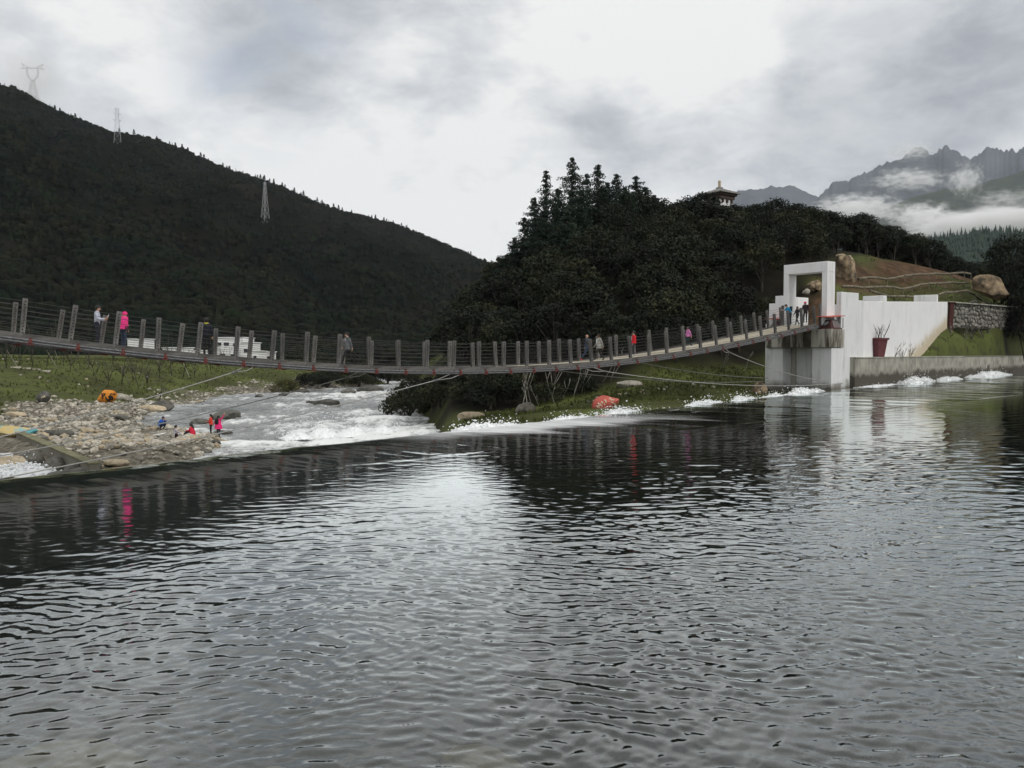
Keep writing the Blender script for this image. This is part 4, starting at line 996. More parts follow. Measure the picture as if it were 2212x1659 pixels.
# bare saplings on the left bank
def sapling_mesh(seed, h):
    r2 = random.Random(seed); mb = MB()
    for pts, rad in cane(r2, (0, 0, -0.2), h, 0.1, 0.055, 6): mb.tube(pts, rad, 4)
    for k in range(3):
        for pts, rad in cane(r2, (0, 0, h * .3), h * .5, 0.6, 0.025, 3): mb.tube(pts, rad, 4)
    return mb.me('stem', M['bark'], True)
SAP = [sapling_mesh(200 + k, 3.2 + .4 * k) for k in range(4)]
stake = MB().tube([(1.1, 0.2, 0), (0.05, 0, 1.7)], 0.035, 5).me('stake', M['pale_bark'])
for k, (px, py, d) in enumerate([(14, 795, 105), (40, 790, 108), (72, 788, 108), (100, 787, 110), (138, 782, 112), (150, 788, 108), (190, 782, 112), (210, 788, 106), (232, 790, 104), (262, 788, 108), (288, 785, 112), (300, 787, 108), (318, 784, 110), (345, 780, 118), (372, 778, 122), (395, 776, 124), (420, 776, 126), (30, 776, 122), (115, 776, 120), (170, 774, 122), (245, 774, 122), (330, 772, 130), (455, 774, 134), (490, 772, 138)]):
    x = (px - CX) / FPX * d; z = ground_z(x, d)
    r_ = empty('sapling', (x, d, z), rr.uniform(0, 6.28), label='bare young tree on the grassy left bank behind the footbridge', cat='sapling', group='bare saplings on the left bank')
    s_ = rr.uniform(0.9, 1.35); r_.scale = (s_, s_, s_); add('stem', SAP[k % 4], r_)
    if k % 3 == 0: add('stake', stake, r_)
# bleached dead stems on the right bank
for k, (px, py, d) in enumerate([(1128, 836, 60), (1140, 836, 60), (1150, 838, 61), (1165, 838, 60), (1180, 836, 62), (1198, 838, 60), (1212, 836, 62), (1238, 832, 62), (1256, 832, 63), (1265, 830, 64), (1283, 826, 64), (1300, 824, 66), (1318, 822, 66), (1350, 800, 72), (1560, 780, 74), (1610, 770, 76)]):
    x = (px - CX) / FPX * d; z = ground_z(x, d); r2 = random.Random(900 + k); mb = MB()
    for pts, rad in cane(r2, (0, 0, -0.1), r2.uniform(1.8, 3.2), 0.45, 0.04, 2): mb.tube(pts, rad, 5)
    o = mb.build('dead_stem', M['pale_bark'], None, True); o.location = (x, d, z)
    tag(o, 'bleached leafless stem at the edge of the wood below the bridge', 'dead stem', 'bleached stems below the bridge')
# small leaning bare tree on the beach
p0 = P(333, 872, 95); p0.z = ground_z(p0.x, p0.y); lt = empty('sapling', p0, label='small leaning tree growing out of the stony beach edge', cat='sapling')
mb = MB(); mb.tube([(0, 0, -.2), (.5, 0, .5), (.9, 0, 1.6), (.95, 0, 3.2)], [.09, .08, .06, .03], 5); mb.tube([(.8, 0, 1.3), (.1, 0, 1.9), (-.9, .2, 2.3)], [.04, .03, .015], 4); mb.tube([(.9, 0, 2.0), (1.5, 0, 2.6), (2.2, 0, 3.0)], [.04, .03, .015], 4); mb.build('trunk', M['bark'], lt, True)
add('crown', leaves_mesh('crown', M['bush'], [(.95, 0, 3.1), (.6, 0, 2.7), (1.6, 0, 2.8), (-.5, .2, 2.3), (2.0, 0, 3.0), (.2, 0, 2.4)], [.5, .5, .5, .4, .4, .4], 26, .16, 5), lt)
# bare shrubs along the white wall and lawn
for k, (px, py, d, h) in enumerate([(1934, 769, 76, 1.5), (1948, 770, 77, 1.0), (1966, 766, 80, 1.3), (1984, 757, 84, 1.0), (2006, 752, 87, 0.9), (2085, 750, 96, 1.6), (2052, 765, 91, 1.0), (2100, 708, 100, 1.8), (2124, 706, 101, 2.0), (2135, 706, 102, 2.0), (2160, 706, 104, 1.9)]):
    p = P(px, py, d); z = ground_z(p.x, p.y); z = max(z, 2.36) if k < 3 else z; r2 = random.Random(500 + k); root = empty('bare_shrub', (p.x, p.y, z), label='small leafless shrub on the lawn below the stone wall' if k > 2 else 'leafless shrub standing against the white wall right of the pot', cat='shrub', group='leafless shrubs on the lawn' if k > 2 else 'leafless shrubs at the white wall')
    for j in range(7 if k > 6 else 6):
        mb = MB()
        for pts, rad in cane(r2, (r2.uniform(-.1, .1), r2.uniform(-.1, .1), -0.05), h * r2.uniform(.7, 1.2), 0.4, 0.028, 3): mb.tube(pts, rad, 4)
        mb.build('stem', M['pale_bark'] if j % 2 else M['bark'], root)

# ------------------------------------------------------------------ far woods
def blob_forest(name, pts, m, hmin, hmax, conif, seed, label, cat):
    """many low trees far away, joined: they read as one mass"""
    rg = np.random.default_rng(seed); k = len(pts); V = []; F = []
    ring = 5; h = hmin + (hmax - hmin) * rg.random(k) ** 1.6; isc = rg.random(k) < conif
    ang = np.arange(ring) * 2 * math.pi / ring
    rows_b = [(0.0, 0.75), (0.5, 1.0)]; rows_c = [(0.0, 0.9), (0.45, 0.62)]
    rad = np.where(isc, h * 0.21, h * 0.46)
    A = np.zeros((k, 2 * ring + 1, 3))
    for j in range(2):
        fz = np.where(isc, rows_c[j][0], rows_b[j][0]); fr = np.where(isc, rows_c[j][1], rows_b[j][1])
        jit = 0.68 + 0.64 * rg.random((k, ring))
        A[:, j * ring:(j + 1) * ring, 0] = np.cos(ang)[None] * (rad * fr)[:, None] * jit
        A[:, j * ring:(j + 1) * ring, 1] = np.sin(ang)[None] * (rad * fr)[:, None] * jit
        A[:, j * ring:(j + 1) * ring, 2] = ((fz * h)[:, None]) + (rg.random((k, ring)) - .5) * 0.16 * h[:, None]
    A[:, -1, 2] = np.where(isc, h * 1.25, h * 0.74)
    A += np.asarray(pts)[:, None, :]; A[..., 2] -= 0.12 * h[:, None]
    f = []
    for j in range(1):
        for i in range(ring):
            a, b_ = j * ring + i, j * ring + (i + 1) % ring; f += [(a, b_, b_ + ring), (a, b_ + ring, a + ring)]
    for i in range(ring): f.append((ring + i, ring + (i + 1) % ring, 2 * ring))
    f = np.array(f); nV = 2 * ring + 1
    FF = (f[None] + (np.arange(k) * nV)[:, None, None]).reshape(-1, 3)
    return tag(add(name, mesh(name, A.reshape(-1, 3), FF, m)), label, cat, kind='stuff')
rg = np.random.default_rng(77)
nr_, nc_ = MV.shape[:2]; tops = 70 - 1; pts = []
def sample_grid(V, k, vmax, seed):
    rg = np.random.default_rng(seed); nr_, nc_ = V.shape[:2]
    # denser where the slope is nearer
    r = rg.random(k) ** 1.15 * (vmax - 1.001); c = rg.random(k) * (nc_ - 1.001); i = r.astype(int); j = c.astype(int); a = (r - i)[:, None]; b_ = (c - j)[:, None]
    return V[i, j] * (1 - a) * (1 - b_) + V[i + 1, j] * a * (1 - b_) + V[i, j + 1] * (1 - a) * b_ + V[i + 1, j + 1] * a * b_
mp = sample_grid(MV, 50000, 70, 3)
mp = mp[(np.abs(mp[:, 0] / np.maximum(mp[:, 1], 1)) < 0.95)]
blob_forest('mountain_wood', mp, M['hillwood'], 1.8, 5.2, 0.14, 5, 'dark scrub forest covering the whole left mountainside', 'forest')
fp = sample_grid(FV, 7000, 40, 8)
blob_forest('far_conifer_wood', fp, M['farwood'], 4.5, 9.5, 0.95, 6, 'misty conifer forest on the low hill at the far right', 'forest')
vx = rg.uniform(-150, 2, 2600); vy = rg.uniform(182, 288, 2600); ok_ = (poly_dist(vx, vy, RIVER) > 1.5) & ((vx > -46) | (vy > 212)); vx, vy = vx[ok_], vy[ok_]
blob_forest('valley_scrub', np.c_[vx, vy, ground(vx, vy)], M['hillwood'], 1.4, 4.2, 0.08, 15, 'dark scrub on the valley floor at the foot of the left mountain', 'scrub')
# single conifers standing on the ridge line
SMALLC = []
for k in range(3):
    r2 = random.Random(40 + k); tr = MB().tube([(0, 0, -.1), (0, 0, .95)], [.03, .008], 5); cen = []; rad = []
    for j in range(12):
        f = j / 12; L = .24 * (1 - f) + .02
        for q in range(5): a = q * 1.257 + j; cen.append((math.cos(a) * L * r2.uniform(.5, 1), math.sin(a) * L * r2.uniform(.5, 1), .1 + .88 * f)); rad.append(.05)
    SMALLC.append((tr.me('trunk', M['bark']), leaves_mesh('crown', M['hillwood'], cen, rad, 6, .10, k)))
rl = random.Random(9)
for px in [12, 38, 62, 98, 105, 130, 140, 155, 172, 200, 222, 268, 300, 320, 345, 372, 385, 400, 412, 438, 447, 458, 487, 494, 500, 508, 530, 562, 566, 572, 577, 585, 597, 612, 618, 640, 652, 660, 668, 688, 700, 712, 725, 733, 742, 762, 770, 805, 812, 832, 838, 845, 852, 868, 880, 900, 968, 1012, 1018, 1026, 1040, 1046, 1056, 1062]:
    px = px + rl.uniform(-2, 2); i = int(np.clip((px - RIDGE[0][0]) / (RIDGE[-1][0] - RIDGE[0][0]) * 199, 0, 198)); v = MV[69, i] * .5 + MV[69, i + 1] * .5
    x = (px - CX) / FPX * v[1]; s_ = rl.uniform(4, 9.5)
    r_ = tree('conifer', SMALLC[rl.randrange(3)], (x, v[1], np.interp(px, [r[0] for r in RIDGE], [P(r[0], r[1], v[1]).z for r in RIDGE]) - 1.0), rl.uniform(0, 6), s_, 'tiny conifer standing on the ridge line of the left mountain', 'conifers along the mountain ridge')

# ------------------------------------------------------------------ pylons
def pylon(base, H, wb, wt, arms, label, rz=0.4, kind='mast', th=0.30):
    r_ = empty('pylon', base, rz, label=label, cat='pylon', group='power pylons on the mountain')
    hs = [0, .2, .38, .54, .68, .8, .9, 1.0] if kind == 'mast' else [0, .1, .2, .3, .4, .5, .58]
    def wd_(f): return wb + (wt - wb) * (f ** 0.75 if kind == 'mast' else f / .58)
    cr = lambda f, sx_, sy_: Vector((sx_ * wd_(f) / 2, sy_ * wd_(f) / 2, H * f))
    for sx_ in (-1, 1):
        for sy_ in (-1, 1): MB().tube([cr(f, sx_, sy_) for f in hs], th * .8, 4).build('leg', M['pylon'], r_)
    mb = MB()
    for j in range(len(hs) - 1):
        for (a, b_) in (((-1, -1), (1, -1)), ((1, -1), (1, 1)), ((1, 1), (-1, 1)), ((-1, 1), (-1, -1))):
            mb.tube([cr(hs[j], *a), cr(hs[j + 1], *b_)], th * .5, 3); mb.tube([cr(hs[j], *b_), cr(hs[j + 1], *a)], th * .5, 3); mb.tube([cr(hs[j + 1], *a), cr(hs[j + 1], *b_)], th * .5, 3)
    mb.build('lattice_brace', M['pylon'], r_)
    for (f, L) in arms:
        for sd in (-1, 1):
            mb = MB(); tip = Vector((sd * L, 0, H * f + .3)); w_ = wd_(min(f, hs[-1])) / 2
            for sy_ in (-1, 1): mb.tube([Vector((sd * w_, sy_ * w_, H * f)), tip], th * .6, 4); mb.tube([Vector((sd * w_, sy_ * w_, H * (f - .03))), tip], th * .6, 4)
            mb.build('cross_arm', M['pylon'], r_)
    if kind == 'cat':
        for sd in (-1, 1):
            mb = MB(); c = H
            pl = [Vector((0, 0, .58 * c)), Vector((sd * .11 * c, 0, .70 * c)), Vector((sd * .125 * c, 0, .86 * c)), Vector((sd * .10 * c, 0, .92 * c))]
            for o_ in (-.9, .9): mb.tube([p + Vector((o_, 0, 0)) for p in pl], th * 1.3, 4)
            for j in range(8):
                a = pl[0].lerp(pl[1], j / 8) if j < 4 else pl[1].lerp(pl[2], (j - 4) / 4); mb.tube([a + Vector((-.9, 0, 0)), a + Vector((.9, 0, 2))], th * .6, 3)
            mb.build('head_leg', M['pylon'], r_)
            mb = MB(); mb.tube([(0, 0, .90 * c), (sd * .14 * c, 0, .895 * c), (sd * .27 * c, 0, .875 * c)], th * 1.6, 4); mb.tube([(sd * .10 * c, 0, .92 * c), (sd * .24 * c, 0, 1.0 * c)], th * 1.5, 4); mb.tube([(sd * .24 * c, 0, 1.0 * c), (sd * .18 * c, 0, .89 * c)], th, 4)
            mb.build('head_arm', M['pylon'], r_)
    return r_
b1 = on_mountain(573, 478) or P(573, 478, 760)
H1 = (P(570, 393, b1.y).z - b1.z + 4); b1.z -= 4; pylon(b1, H1, H1 * .17, H1 * .03, [(.97, H1 * .035)], 'pale lattice pylon low on the mountainside, in front of dark forest', 0.9, th=0.13)
b2 = on_mountain(254, 312) or P(254, 312, 860)
H2 = (P(250, 233, b2.y).z - b2.z + 4); b2.z -= 4; pylon(b2, H2, H2 * .20, H2 * .05, [(.97, H2 * .06), (.86, H2 * .09), (.70, H2 * .10)], 'lattice pylon crossing the ridge line with three pairs of arms', 0.5, th=0.14)
t3 = P(70, 138, 1250); H3 = 62.0; pylon((t3.x, t3.y, t3.z - H3), H3, H3 * .26, H3 * .07, [], 'mist-veiled pylon with a forked head beyond the ridge', 0.15, 'cat', 0.42)

# ------------------------------------------------------------------ watch tower on the hill
TB = P(1554, 430, 122); tw = empty('watch_tower', (TB.x, TB.y, 0), 0.62, label='white watch tower with a wide tiled roof above the treetops', cat='tower'); tw.scale = (.8, .8, 1)
zr = P(1554, 420, 122).z; tg = ground_z(TB.x, TB.y)
MB().box((0, 0, (zr - 0.9 + tg - 1) / 2), (3.3, 3.3, zr - 0.9 - tg + 1)).build('wall', M['white'], tw, False, 0.04)
MB().box((0, 0, zr - 0.62), (3.9, 3.9, 0.5)).build('eave_beam', M['eave'], tw, False, 0.03)
MB().box((0, 0, zr - 0.22), (4.5, 4.5, 0.3)).build('eave_beam', M['eave'], tw, False, 0.03)
for sx_ in (-1, 1):
    for k in (-1.2, 0, 1.2):
        MB().box((k, sx_ * 1.82, zr - 1.15), (0.34, 0.4, 0.6)).build('bracket', M['eave'], tw, False, 0.05); MB().box((sx_ * 1.82, k, zr - 1.15), (0.4, 0.34, 0.6)).build('bracket', M['eave'], tw, False, 0.05)
rf = MB(); e = 2.65; rz0 = zr - 0.06; rf.v = [Vector(p) for p in ((-e, -e, rz0), (e, -e, rz0), (e, e, rz0), (-e, e, rz0), (-.35, -.35, rz0 + .85), (.35, -.35, rz0 + .85), (.35, .35, rz0 + .85), (-.35, .35, rz0 + .85), (-e, -e, rz0 + .12), (e, -e, rz0 + .12), (e, e, rz0 + .12), (-e, e, rz0 + .12))]
rf.f = [(3, 2, 1, 0), (0, 1, 9, 8), (1, 2, 10, 9), (2, 3, 11, 10), (3, 0, 8, 11), (8, 9, 5, 4), (9, 10, 6, 5), (10, 11, 7, 6), (11, 8, 4, 7), (4, 5, 6, 7)]
roof = rf.build('roof', M['slate'], tw)
for sx_ in (-1, 1):
    for k in range(9):
        q = -e + .3 + k * (2 * e - .6) / 8; g_ = min(1, (e - abs(q)) / (e - .35))
        MB().tube([(q, sx_ * e, rz0 + .14), (q, sx_ * (e - (e - .35) * g_), rz0 + .14 + .73 * g_)], .06, 5).build('tile_roll', M['slate'], roof)
        MB().tube([(sx_ * e, q, rz0 + .14), (sx_ * (e - (e - .35) * g_), q, rz0 + .14 + .73 * g_)], .06, 5).build('tile_roll', M['slate'], roof)
MB().box((0, 0, rz0 + .95), (.95, .95, .25)).build('finial_base', M['slate'], roof, False, .03)
MB().box((0, 0, rz0 + 1.55), (.42, .42, 1.0)).build('finial', M['tan'], tw, False, .04)

# ------------------------------------------------------------------ white villa on the far plateau
def house(px0, px1, ytop, ybase, d, dep, label, wins, step=None):
    a = P(px0, ybase, d); c = P(px1, ybase, d); zt = P(px0, ytop, d).z; W_ = c.x - a.x; z0 = min(a.z, ground_z((a.x + c.x) / 2, d)) - 0.3
    r_ = empty('villa', ((a.x + c.x) / 2, d + dep / 2, z0), -0.12, label=label, cat='house', group='white villa buildings'); Hh = zt - z0
    MB().box((0, 0, Hh / 2), (W_, dep, Hh)).build('wall', M['white'], r_, False, .03)
    MB().box((0, 0, Hh + .09), (W_ + .4, dep + .4, .18)).build('roof', M['white'], r_, False, .03)
    for (fx, fz, w_, h_) in wins:
        f = MB().box((fx * W_ / 2, -dep / 2 - .02, fz * Hh), (w_, .08, h_)).build('window', M['white'], r_); MB().box((fx * W_ / 2, -dep / 2 - .065, fz * Hh), (w_ * .86, .02, h_ * .84)).build('pane', M['glass'], f)
    return r_
house(468, 530, 730, 779, 186, 6, 'two-storey white villa seen through the bridge railing', [(-.7, .75, 1.0, .9), (-.2, .75, 1.4, .9), (.45, .72, 1.2, .9), (-.5, .25, 1.6, 1.2), (.3, .25, 1.6, 1.2)])
house(522, 546, 741, 779, 183, 5, 'lower white wing at the right of the villa', [(0, .6, 1.0, 1.0)])
house(540, 566, 759, 780, 178, 3, 'low white annex right of the villa', [(0, .5, .8, .6)])
house(572, 590, 761, 780, 182, 2, 'small white hut right of the villa annex', [(0, .5, .6, .6)])
house(352, 402, 752, 775, 172, 4, 'long low white building left of the villa', [(-.6, .55, .9, .8), (0, .55, .9, .8), (.6, .55, .9, .8)])
house(276, 318, 733, 752, 205, 4, 'small white house behind the woman in pink', [(-.5, .5, 1.0, .8), (.4, .5, 1.0, .8)])
house(404, 440, 758, 776, 176, 3, 'white shed between the two villa buildings', [(0, .5, .8, .7)])

# ------------------------------------------------------------------ brown slope: boulders and log terraces
def boulder(px, py, d, size, sq, m, label, seed, rz=0.0, sub=3, sink=0.25, cat='boulder', zg=None, tilt=(0, 0), group=None):
    p = P(px, py, d); z = ground_z(p.x, p.y) if zg is None else zg
    o = add('boulder', rock_mesh('boulder', m, seed, sub + 1, sq, 0.34, 16), None, (p.x, p.y, z + size * sq[2] * (1 - sink)), rz, size); o.rotation_euler = (tilt[0], tilt[1], rz)
    return tag(o, label, cat, group)
boulder(1826, 612, 98, 1.9, (0.72, 0.8, 1.2), M['boulder'], 'tall ochre boulder on the brown slope right of the gateway', 1021, 0.4, zg=P(1826, 615, 98).z)
boulder(2138, 628, 106, 2.15, (1.2, 0.9, 0.72), M['boulder'], 'long ochre boulder at the right end of the log terraces', 1002, -0.1, zg=P(2138, 642, 106).z, tilt=(0, 0.42))
boulder(2200, 648, 106, 1.3, (1.3, 0.9, 0.6), M['boulder'], 'smaller tan boulder at the right edge above the stone wall', 1003)
boulder(1760, 620, 90, .8, (1.1, 0.8, 0.8), M['boulder'], 'ochre boulder seen through the gateway opening', 1024, zg=P(1760, 628, 90).z)
boulder(1742, 634, 89, 0.4, (1, 0.8, 0.9), M['stone'], 'small pale stone seen through the gateway opening', 1005, zg=P(1742, 636, 89).z)
boulder(2105, 625, 108, 0.55, (1.1, .8, .6), M['stone'], 'pale stone on the grass terrace left of the long boulder', 1006)
boulder(1777, 522, 108, 0.6, (.7, .7, 1.1), M['stone_warm'], 'pale upright stone at the top of the brown slope', 1007)
boulder(1836, 568, 106, 0.5, (.8, .7, 1.0), M['stone_warm'], 'small stone in the middle of the brown slope', 1008)
boulder(1815, 540, 106, 0.55, (1.2, .7, .5), M['stone_warm'], 'flat stone near the top of the brown slope', 1009)
for k, (pa, pb2, lab) in enumerate([((1855, 604, 99), (2096, 588, 122), 'top log edging the highest terrace of the brown slope'), ((1820, 628, 93), (2088, 610, 116), 'second log edging of the grass terraces'), ((1880, 648, 96), (2120, 628, 111), 'third log edging just above the merlons'), ((2046, 648, 99), (2186, 636, 112), 'lowest log edging above the stone wall')]):
    a = P(*pa); c = P(*pb2); pts = []
    r_ = empty('log_edging', a, label=lab, cat='log', group='log edgings of the terraces'); nseg = 14
    pts = []
    for j in range(nseg + 1):
        q = a.lerp(c, j / nseg); zq = ground_z(q.x, q.y); zq = max(zq, min(q.z, zq + 1.2)); pts.append(Vector((q.x, q.y, zq + 0.12 + 0.05 * math.sin(j * 2.1 + k))))
    for j in range(nseg): MB().tube([pts[j] - a, pts[j + 1] - a], [0.17, 0.14], 7).build('log', M['log'], r_, True)
    for j in range(0, nseg + 1, 1):
        for s_ in (0.0,):
            q = pts[j] if s_ == 0 or j == nseg else pts[j].lerp(pts[j + 1], .5); MB().tube([q - a + Vector((0, -.2, -.8)), q - a + Vector((0, -.2, .10))], .05, 5).build('stake', M['log'], r_)

# ------------------------------------------------------------------ painted rocks
def painted(px, py, d, size, sq, m, label, seed, strokes, sm, rz=0.0, cuts=12, zg=None, sink=.2, tilt=(0, 0), rad=0.03):
    p = P(px, py, d); z = ground_z(p.x, p.y) if zg is None else zg
    r_ = empty('painted_rock', (p.x, p.y, z), label=label, cat='painted rock')
    me = rock_mesh('rock', m, seed, 3, tuple(s * size for s in sq), 0.22, cuts); o = add('rock', me, r_, (0, 0, size * sq[2] * (1 - sink)), rz); o.rotation_euler = (tilt[0], tilt[1], rz)
    bpy.context.view_layer.update(); mw = o.matrix_world.copy()
    vs = [mw @ v.co for v in me.vertices]; bv = BVHTree.FromPolygons(vs, [tuple(pl.vertices) for pl in me.polygons])
    c = mw.translation; eye = Vector((0, 0, CZ)); fw = (c - eye).normalized(); rt = fw.cross(Vector((0, 0, 1))).normalized(); upv = rt.cross(fw)
    mb = MB()
    for st in strokes:
        pl = []
        for (u, v_) in st:
            org = c + rt * u * size * sq[0] + upv * v_ * size * sq[2] - fw * 6
            h = bv.ray_cast(org, fw)
            if h[0] is not None: pl.append(h[0] - fw * 0.012 - Vector((p.x, p.y, z)))
        if len(pl) > 1: mb.tube(pl, rad, 5)
    if mb.v: mb.build('painted_lettering', sm, r_)
    return r_
cream = mat('cream_paint', (0.62, 0.52, 0.38), rough=0.8); black = mat('black_paint', (0.02, 0.02, 0.02), rough=0.8)
pinkred = mat('faded_red_rock_paint', (0.40, 0.085, 0.065), (0.50, 0.13, 0.10), 2, 0.85, 0.3); orange = mat('orange_rock_paint', (0.55, 0.19, 0.02), (0.62, 0.25, 0.035), 3, 0.8, 0.3)
def glyph(cx, cy, s, seed):
    r2 = random.Random(seed); out = []
    for _ in range(4):
        x0, y0 = cx + r2.uniform(-s, s), cy + r2.uniform(-s, s); dx, dy = r2.choice([(1, .3), (.3, -1), (.8, -.6), (-.7, -.7), (1, .1)]); L = s * r2.uniform(.7, 1.5)
        out.append([(x0 + dx * L * k / 4, y0 + dy * L * k / 4 + .02 * math.sin(k)) for k in range(5)])
    return out
st = []
for k, (cx, cy) in enumerate([(-.55, -.25), (-.38, -.02), (-.2, .15), (-.02, .3)]): st += glyph(cx, cy, .11, 60 + k)
st += [[(.30, .62), (.42, .35), (.58, .02)], [(.40, .66), (.52, .38), (.66, .08)], [(.22, .5), (.40, .42), (.6, .4)], [(.36, .2), (.55, .1), (.7, -.1)]]
rp = P(1308, 884, 48.5)
painted(1308, 884, 48.5, 0.88, (0.95, 0.7, 0.72), pinkred, 'red painted rock with pale brush lettering at the weir edge', 1131, st, cream, 0.2, cuts=6, zg=P(1308, 894, 48.5).z, sink=.1, rad=.03, tilt=(0, -0.35))
st = glyph(-.3, .3, .25, 71) + glyph(.1, .0, .3, 72) + glyph(.35, .35, .2, 73) + glyph(.05, -.35, .25, 74)
painted(232, 878, 88, 1.15, (.95, .7, .75), orange, 'bright orange painted rock with black marks on the stony bank', 1102, st, black, 0, rad=.07)
painted(94, 886, 80, 0.8, (.9, .7, .85), M['stone_dark'], 'dark rock with pale scrawl at the grass edge on the left', 1103, glyph(0, .1, .2, 75), cream, 0, rad=.04)
teal = bpy.data.materials.new('teal_yellow_rock_paint'); teal.use_nodes = True; t = NT(teal.node_tree); b = teal.node_tree.nodes['Principled BSDF']; b.inputs['Roughness'].default_value = .8
gp = t.new('ShaderNodeTexCoord').outputs['Object']; sz = t.new('ShaderNodeSeparateXYZ'); t.l.new(gp, sz.inputs[0])
e_ = t.math('ADD', t.math('ABSOLUTE', sz.outputs[0]), t.math('MULTIPLY', t.math('SUBTRACT', t.noise(gp, 3, 4, .6), .5), 1.1))
t.l.new(t.mixc(t.smooth(e_, .75, 1.0), t.mixc(t.smooth(t.noise(gp, 2.2, 5, .6), .5, .62), (.52, .40, .17), (.24, .40, .40)), (.10, .34, .38)), b.inputs['Base Color'])
painted(34, 930, 55, 1.05, (1.5, .75, .42), teal, 'long flat rock painted yellow with turquoise ends on the beach', 1104, [], cream, .1, tilt=(0, .12))
# ------------------------------------------------------------------ stones of the beach and banks
SM = [rock_mesh('stone', M['stone'] if k % 4 else M['stone_warm'], 2000 + k, 1, (1.0, 0.75 + .05 * (k % 4), 0.55 + .06 * (k % 5)), 0.22, 6) for k in range(10)]
SD = [rock_mesh('stone', M['stone_dark'], 2050 + k, 1, (1.0, 0.8, 0.5), 0.22, 6) for k in range(3)]
rs = np.random.default_rng(31)
# candidate spots: gravel shore on the left bank
xs_ = rs.uniform(-62, -16, 26000); ys_ = rs.uniform(40, 150, 26000)
rdv = poly_dist(xs_, ys_, RIVER); nz = fbm(xs_ / 6, ys_ / 6, 4, 21)
wide = np.interp(ys_, [40, 70, 85, 110, 160], [22, 13.5, 7, 3, 2.2])
dens = sstep(-(rdv + nz * 5 - wide), -2.0, 2.0) * (rdv > -1.2)
wl = (xs_ + 20.6) * (63 - 40.2) - (ys_ - 40.2) * (-40 + 20.6)               # stay on the beach side of the wing wall
el_ = (CZ + 3.4) / ys_
px_ = CX + FPX * xs_ / ys_
vis = (px_ > -60) & (dens > rs.random(len(xs_))) & (wl > 12)
xs_, ys_, rdv = xs_[vis], ys_[vis], rdv[vis]
n_st = len(xs_); zs_ = ground(xs_, ys_)
size = 0.07 + 0.36 * rs.random(n_st) ** 4.5 + 0.06 * rs.random(n_st)
app = size / ys_; order = np.argsort(-app); big = order[:285]; rest = order[285:5200]
for k in big:
    me_ = SM[rs.integers(10)]
    o = add('stone', me_, None, (xs_[k], ys_[k], zs_[k] + size[k] * .18), rs.uniform(0, 6.28), (size[k] * rs.uniform(.8, 1.4), size[k] * rs.uniform(.8, 1.2), size[k] * rs.uniform(.7, 1.1)))
    tag(o, 'pale rounded cobble lying on the stony beach below the weir', 'stone', 'cobbles of the beach')
# the countless smaller pebbles, joined
base = []
for k in range(6):
    m_ = rock_mesh('p', M['stone'], 2100 + k, 1, (1, .8, .6), .2, 5); V0 = np.array([v.co[:] for v in m_.vertices]); F0 = np.array([p.vertices[:] for p in m_.polygons]); base.append((V0, F0)); bpy.data.meshes.remove(m_)
VV = []; FF = []; off = 0
for k in rest:
    V0, F0 = base[rs.integers(6)]; a = rs.uniform(0, 6.28); c, s_ = math.cos(a), math.sin(a); q = V0 * size[k] * np.array([rs.uniform(.8, 1.3), rs.uniform(.8, 1.2), rs.uniform(.7, 1)])
    q = np.c_[q[:, 0] * c - q[:, 1] * s_, q[:, 0] * s_ + q[:, 1] * c, q[:, 2]] + np.array([xs_[k], ys_[k], zs_[k] + size[k] * .15]); VV.append(q); FF.append(F0 + off); off += len(V0)
pm = mat('pebble_mix', (0.07, 0.065, 0.055), (0.30, 0.275, 0.225), 1.9, 0.85, obj=False, c3=(0.52, 0.485, 0.41), lo=.33, hi=.62, detail=2)
tag(add('pebbles', mesh('pebbles', np.concatenate(VV), np.concatenate(FF), pm, True)), 'small pale pebbles covering the beach below the weir', 'pebbles', kind='stuff')
# named rocks
def rock_at(px, py, d, size, sq, m, label, seed, rz=0.0, sink=.35, dz=0.0, group=None, river=False):
    p = P(px, py, d); z = RIVER_Z if river else ground_z(p.x, p.y)
    o = add('boulder', rock_mesh('boulder', m, seed, 3, sq, .25, 9), None, (p.x, p.y, z + dz + size * sq[2] * (1 - sink) * .6), rz, size); return tag(o, label, 'boulder', group)
rock_at(350, 882, 91, 1.33, (1.0, .7, .62), M['stone_dark'], 'large grey triangular rock where the beach meets the rapids', 3001, .4)
rock_at(300, 872, 94, 0.86, (1.1, .8, .6), M['stone'], 'rounded pale boulder left of the triangular grey rock', 3002)
rock_at(262, 866, 96, 0.94, (1.2, .8, .6), M['stone'], 'grey boulder right of the orange painted rock', 3003)
rock_at(326, 885, 88, 1.01, (1.5, .7, .45), M['stone_warm'], 'long brown slab at the edge of the rapids', 3004, .2)
rock_at(125, 938, 58, 0.74, (1.5, .8, .55), M['stone_dark'], 'dark grey slab in the middle of the stony beach', 3005, .1)
rock_at(258, 912, 74, 0.58, (1.5, .8, .5), M['stone_dark'], 'flat dark slab on the beach beside the water', 3006)
rock_at(356, 969, 53, 0.41, (1.4, .8, .62), M['stone'], 'smooth cream oval boulder in front of the seated people', 3007, .1)
rock_at(392, 963, 55, 0.33, (1.1, .9, .8), M['stone'], 'pale round boulder right of the cream oval one', 3008)
rock_at(420, 962, 55, 0.39, (1.3, .9, .7), M['stone_warm'], 'tan boulder below the woman seated in red', 3009)
rock_at(462, 962, 55, 0.37, (1.3, .9, .6), M['stone_dark'], 'grey boulder at the tip of the beach near the weir', 3010)
rock_at(478, 958, 57, 0.33, (1.2, .8, .6), M['stone_warm'], 'orange-brown rock below the woman with the raised arm', 3011)
rock_at(345, 985, 47, 0.43, (1.1, .9, .8), M['stone'], 'grey rock standing in the small spill at the weir lip', 3012)
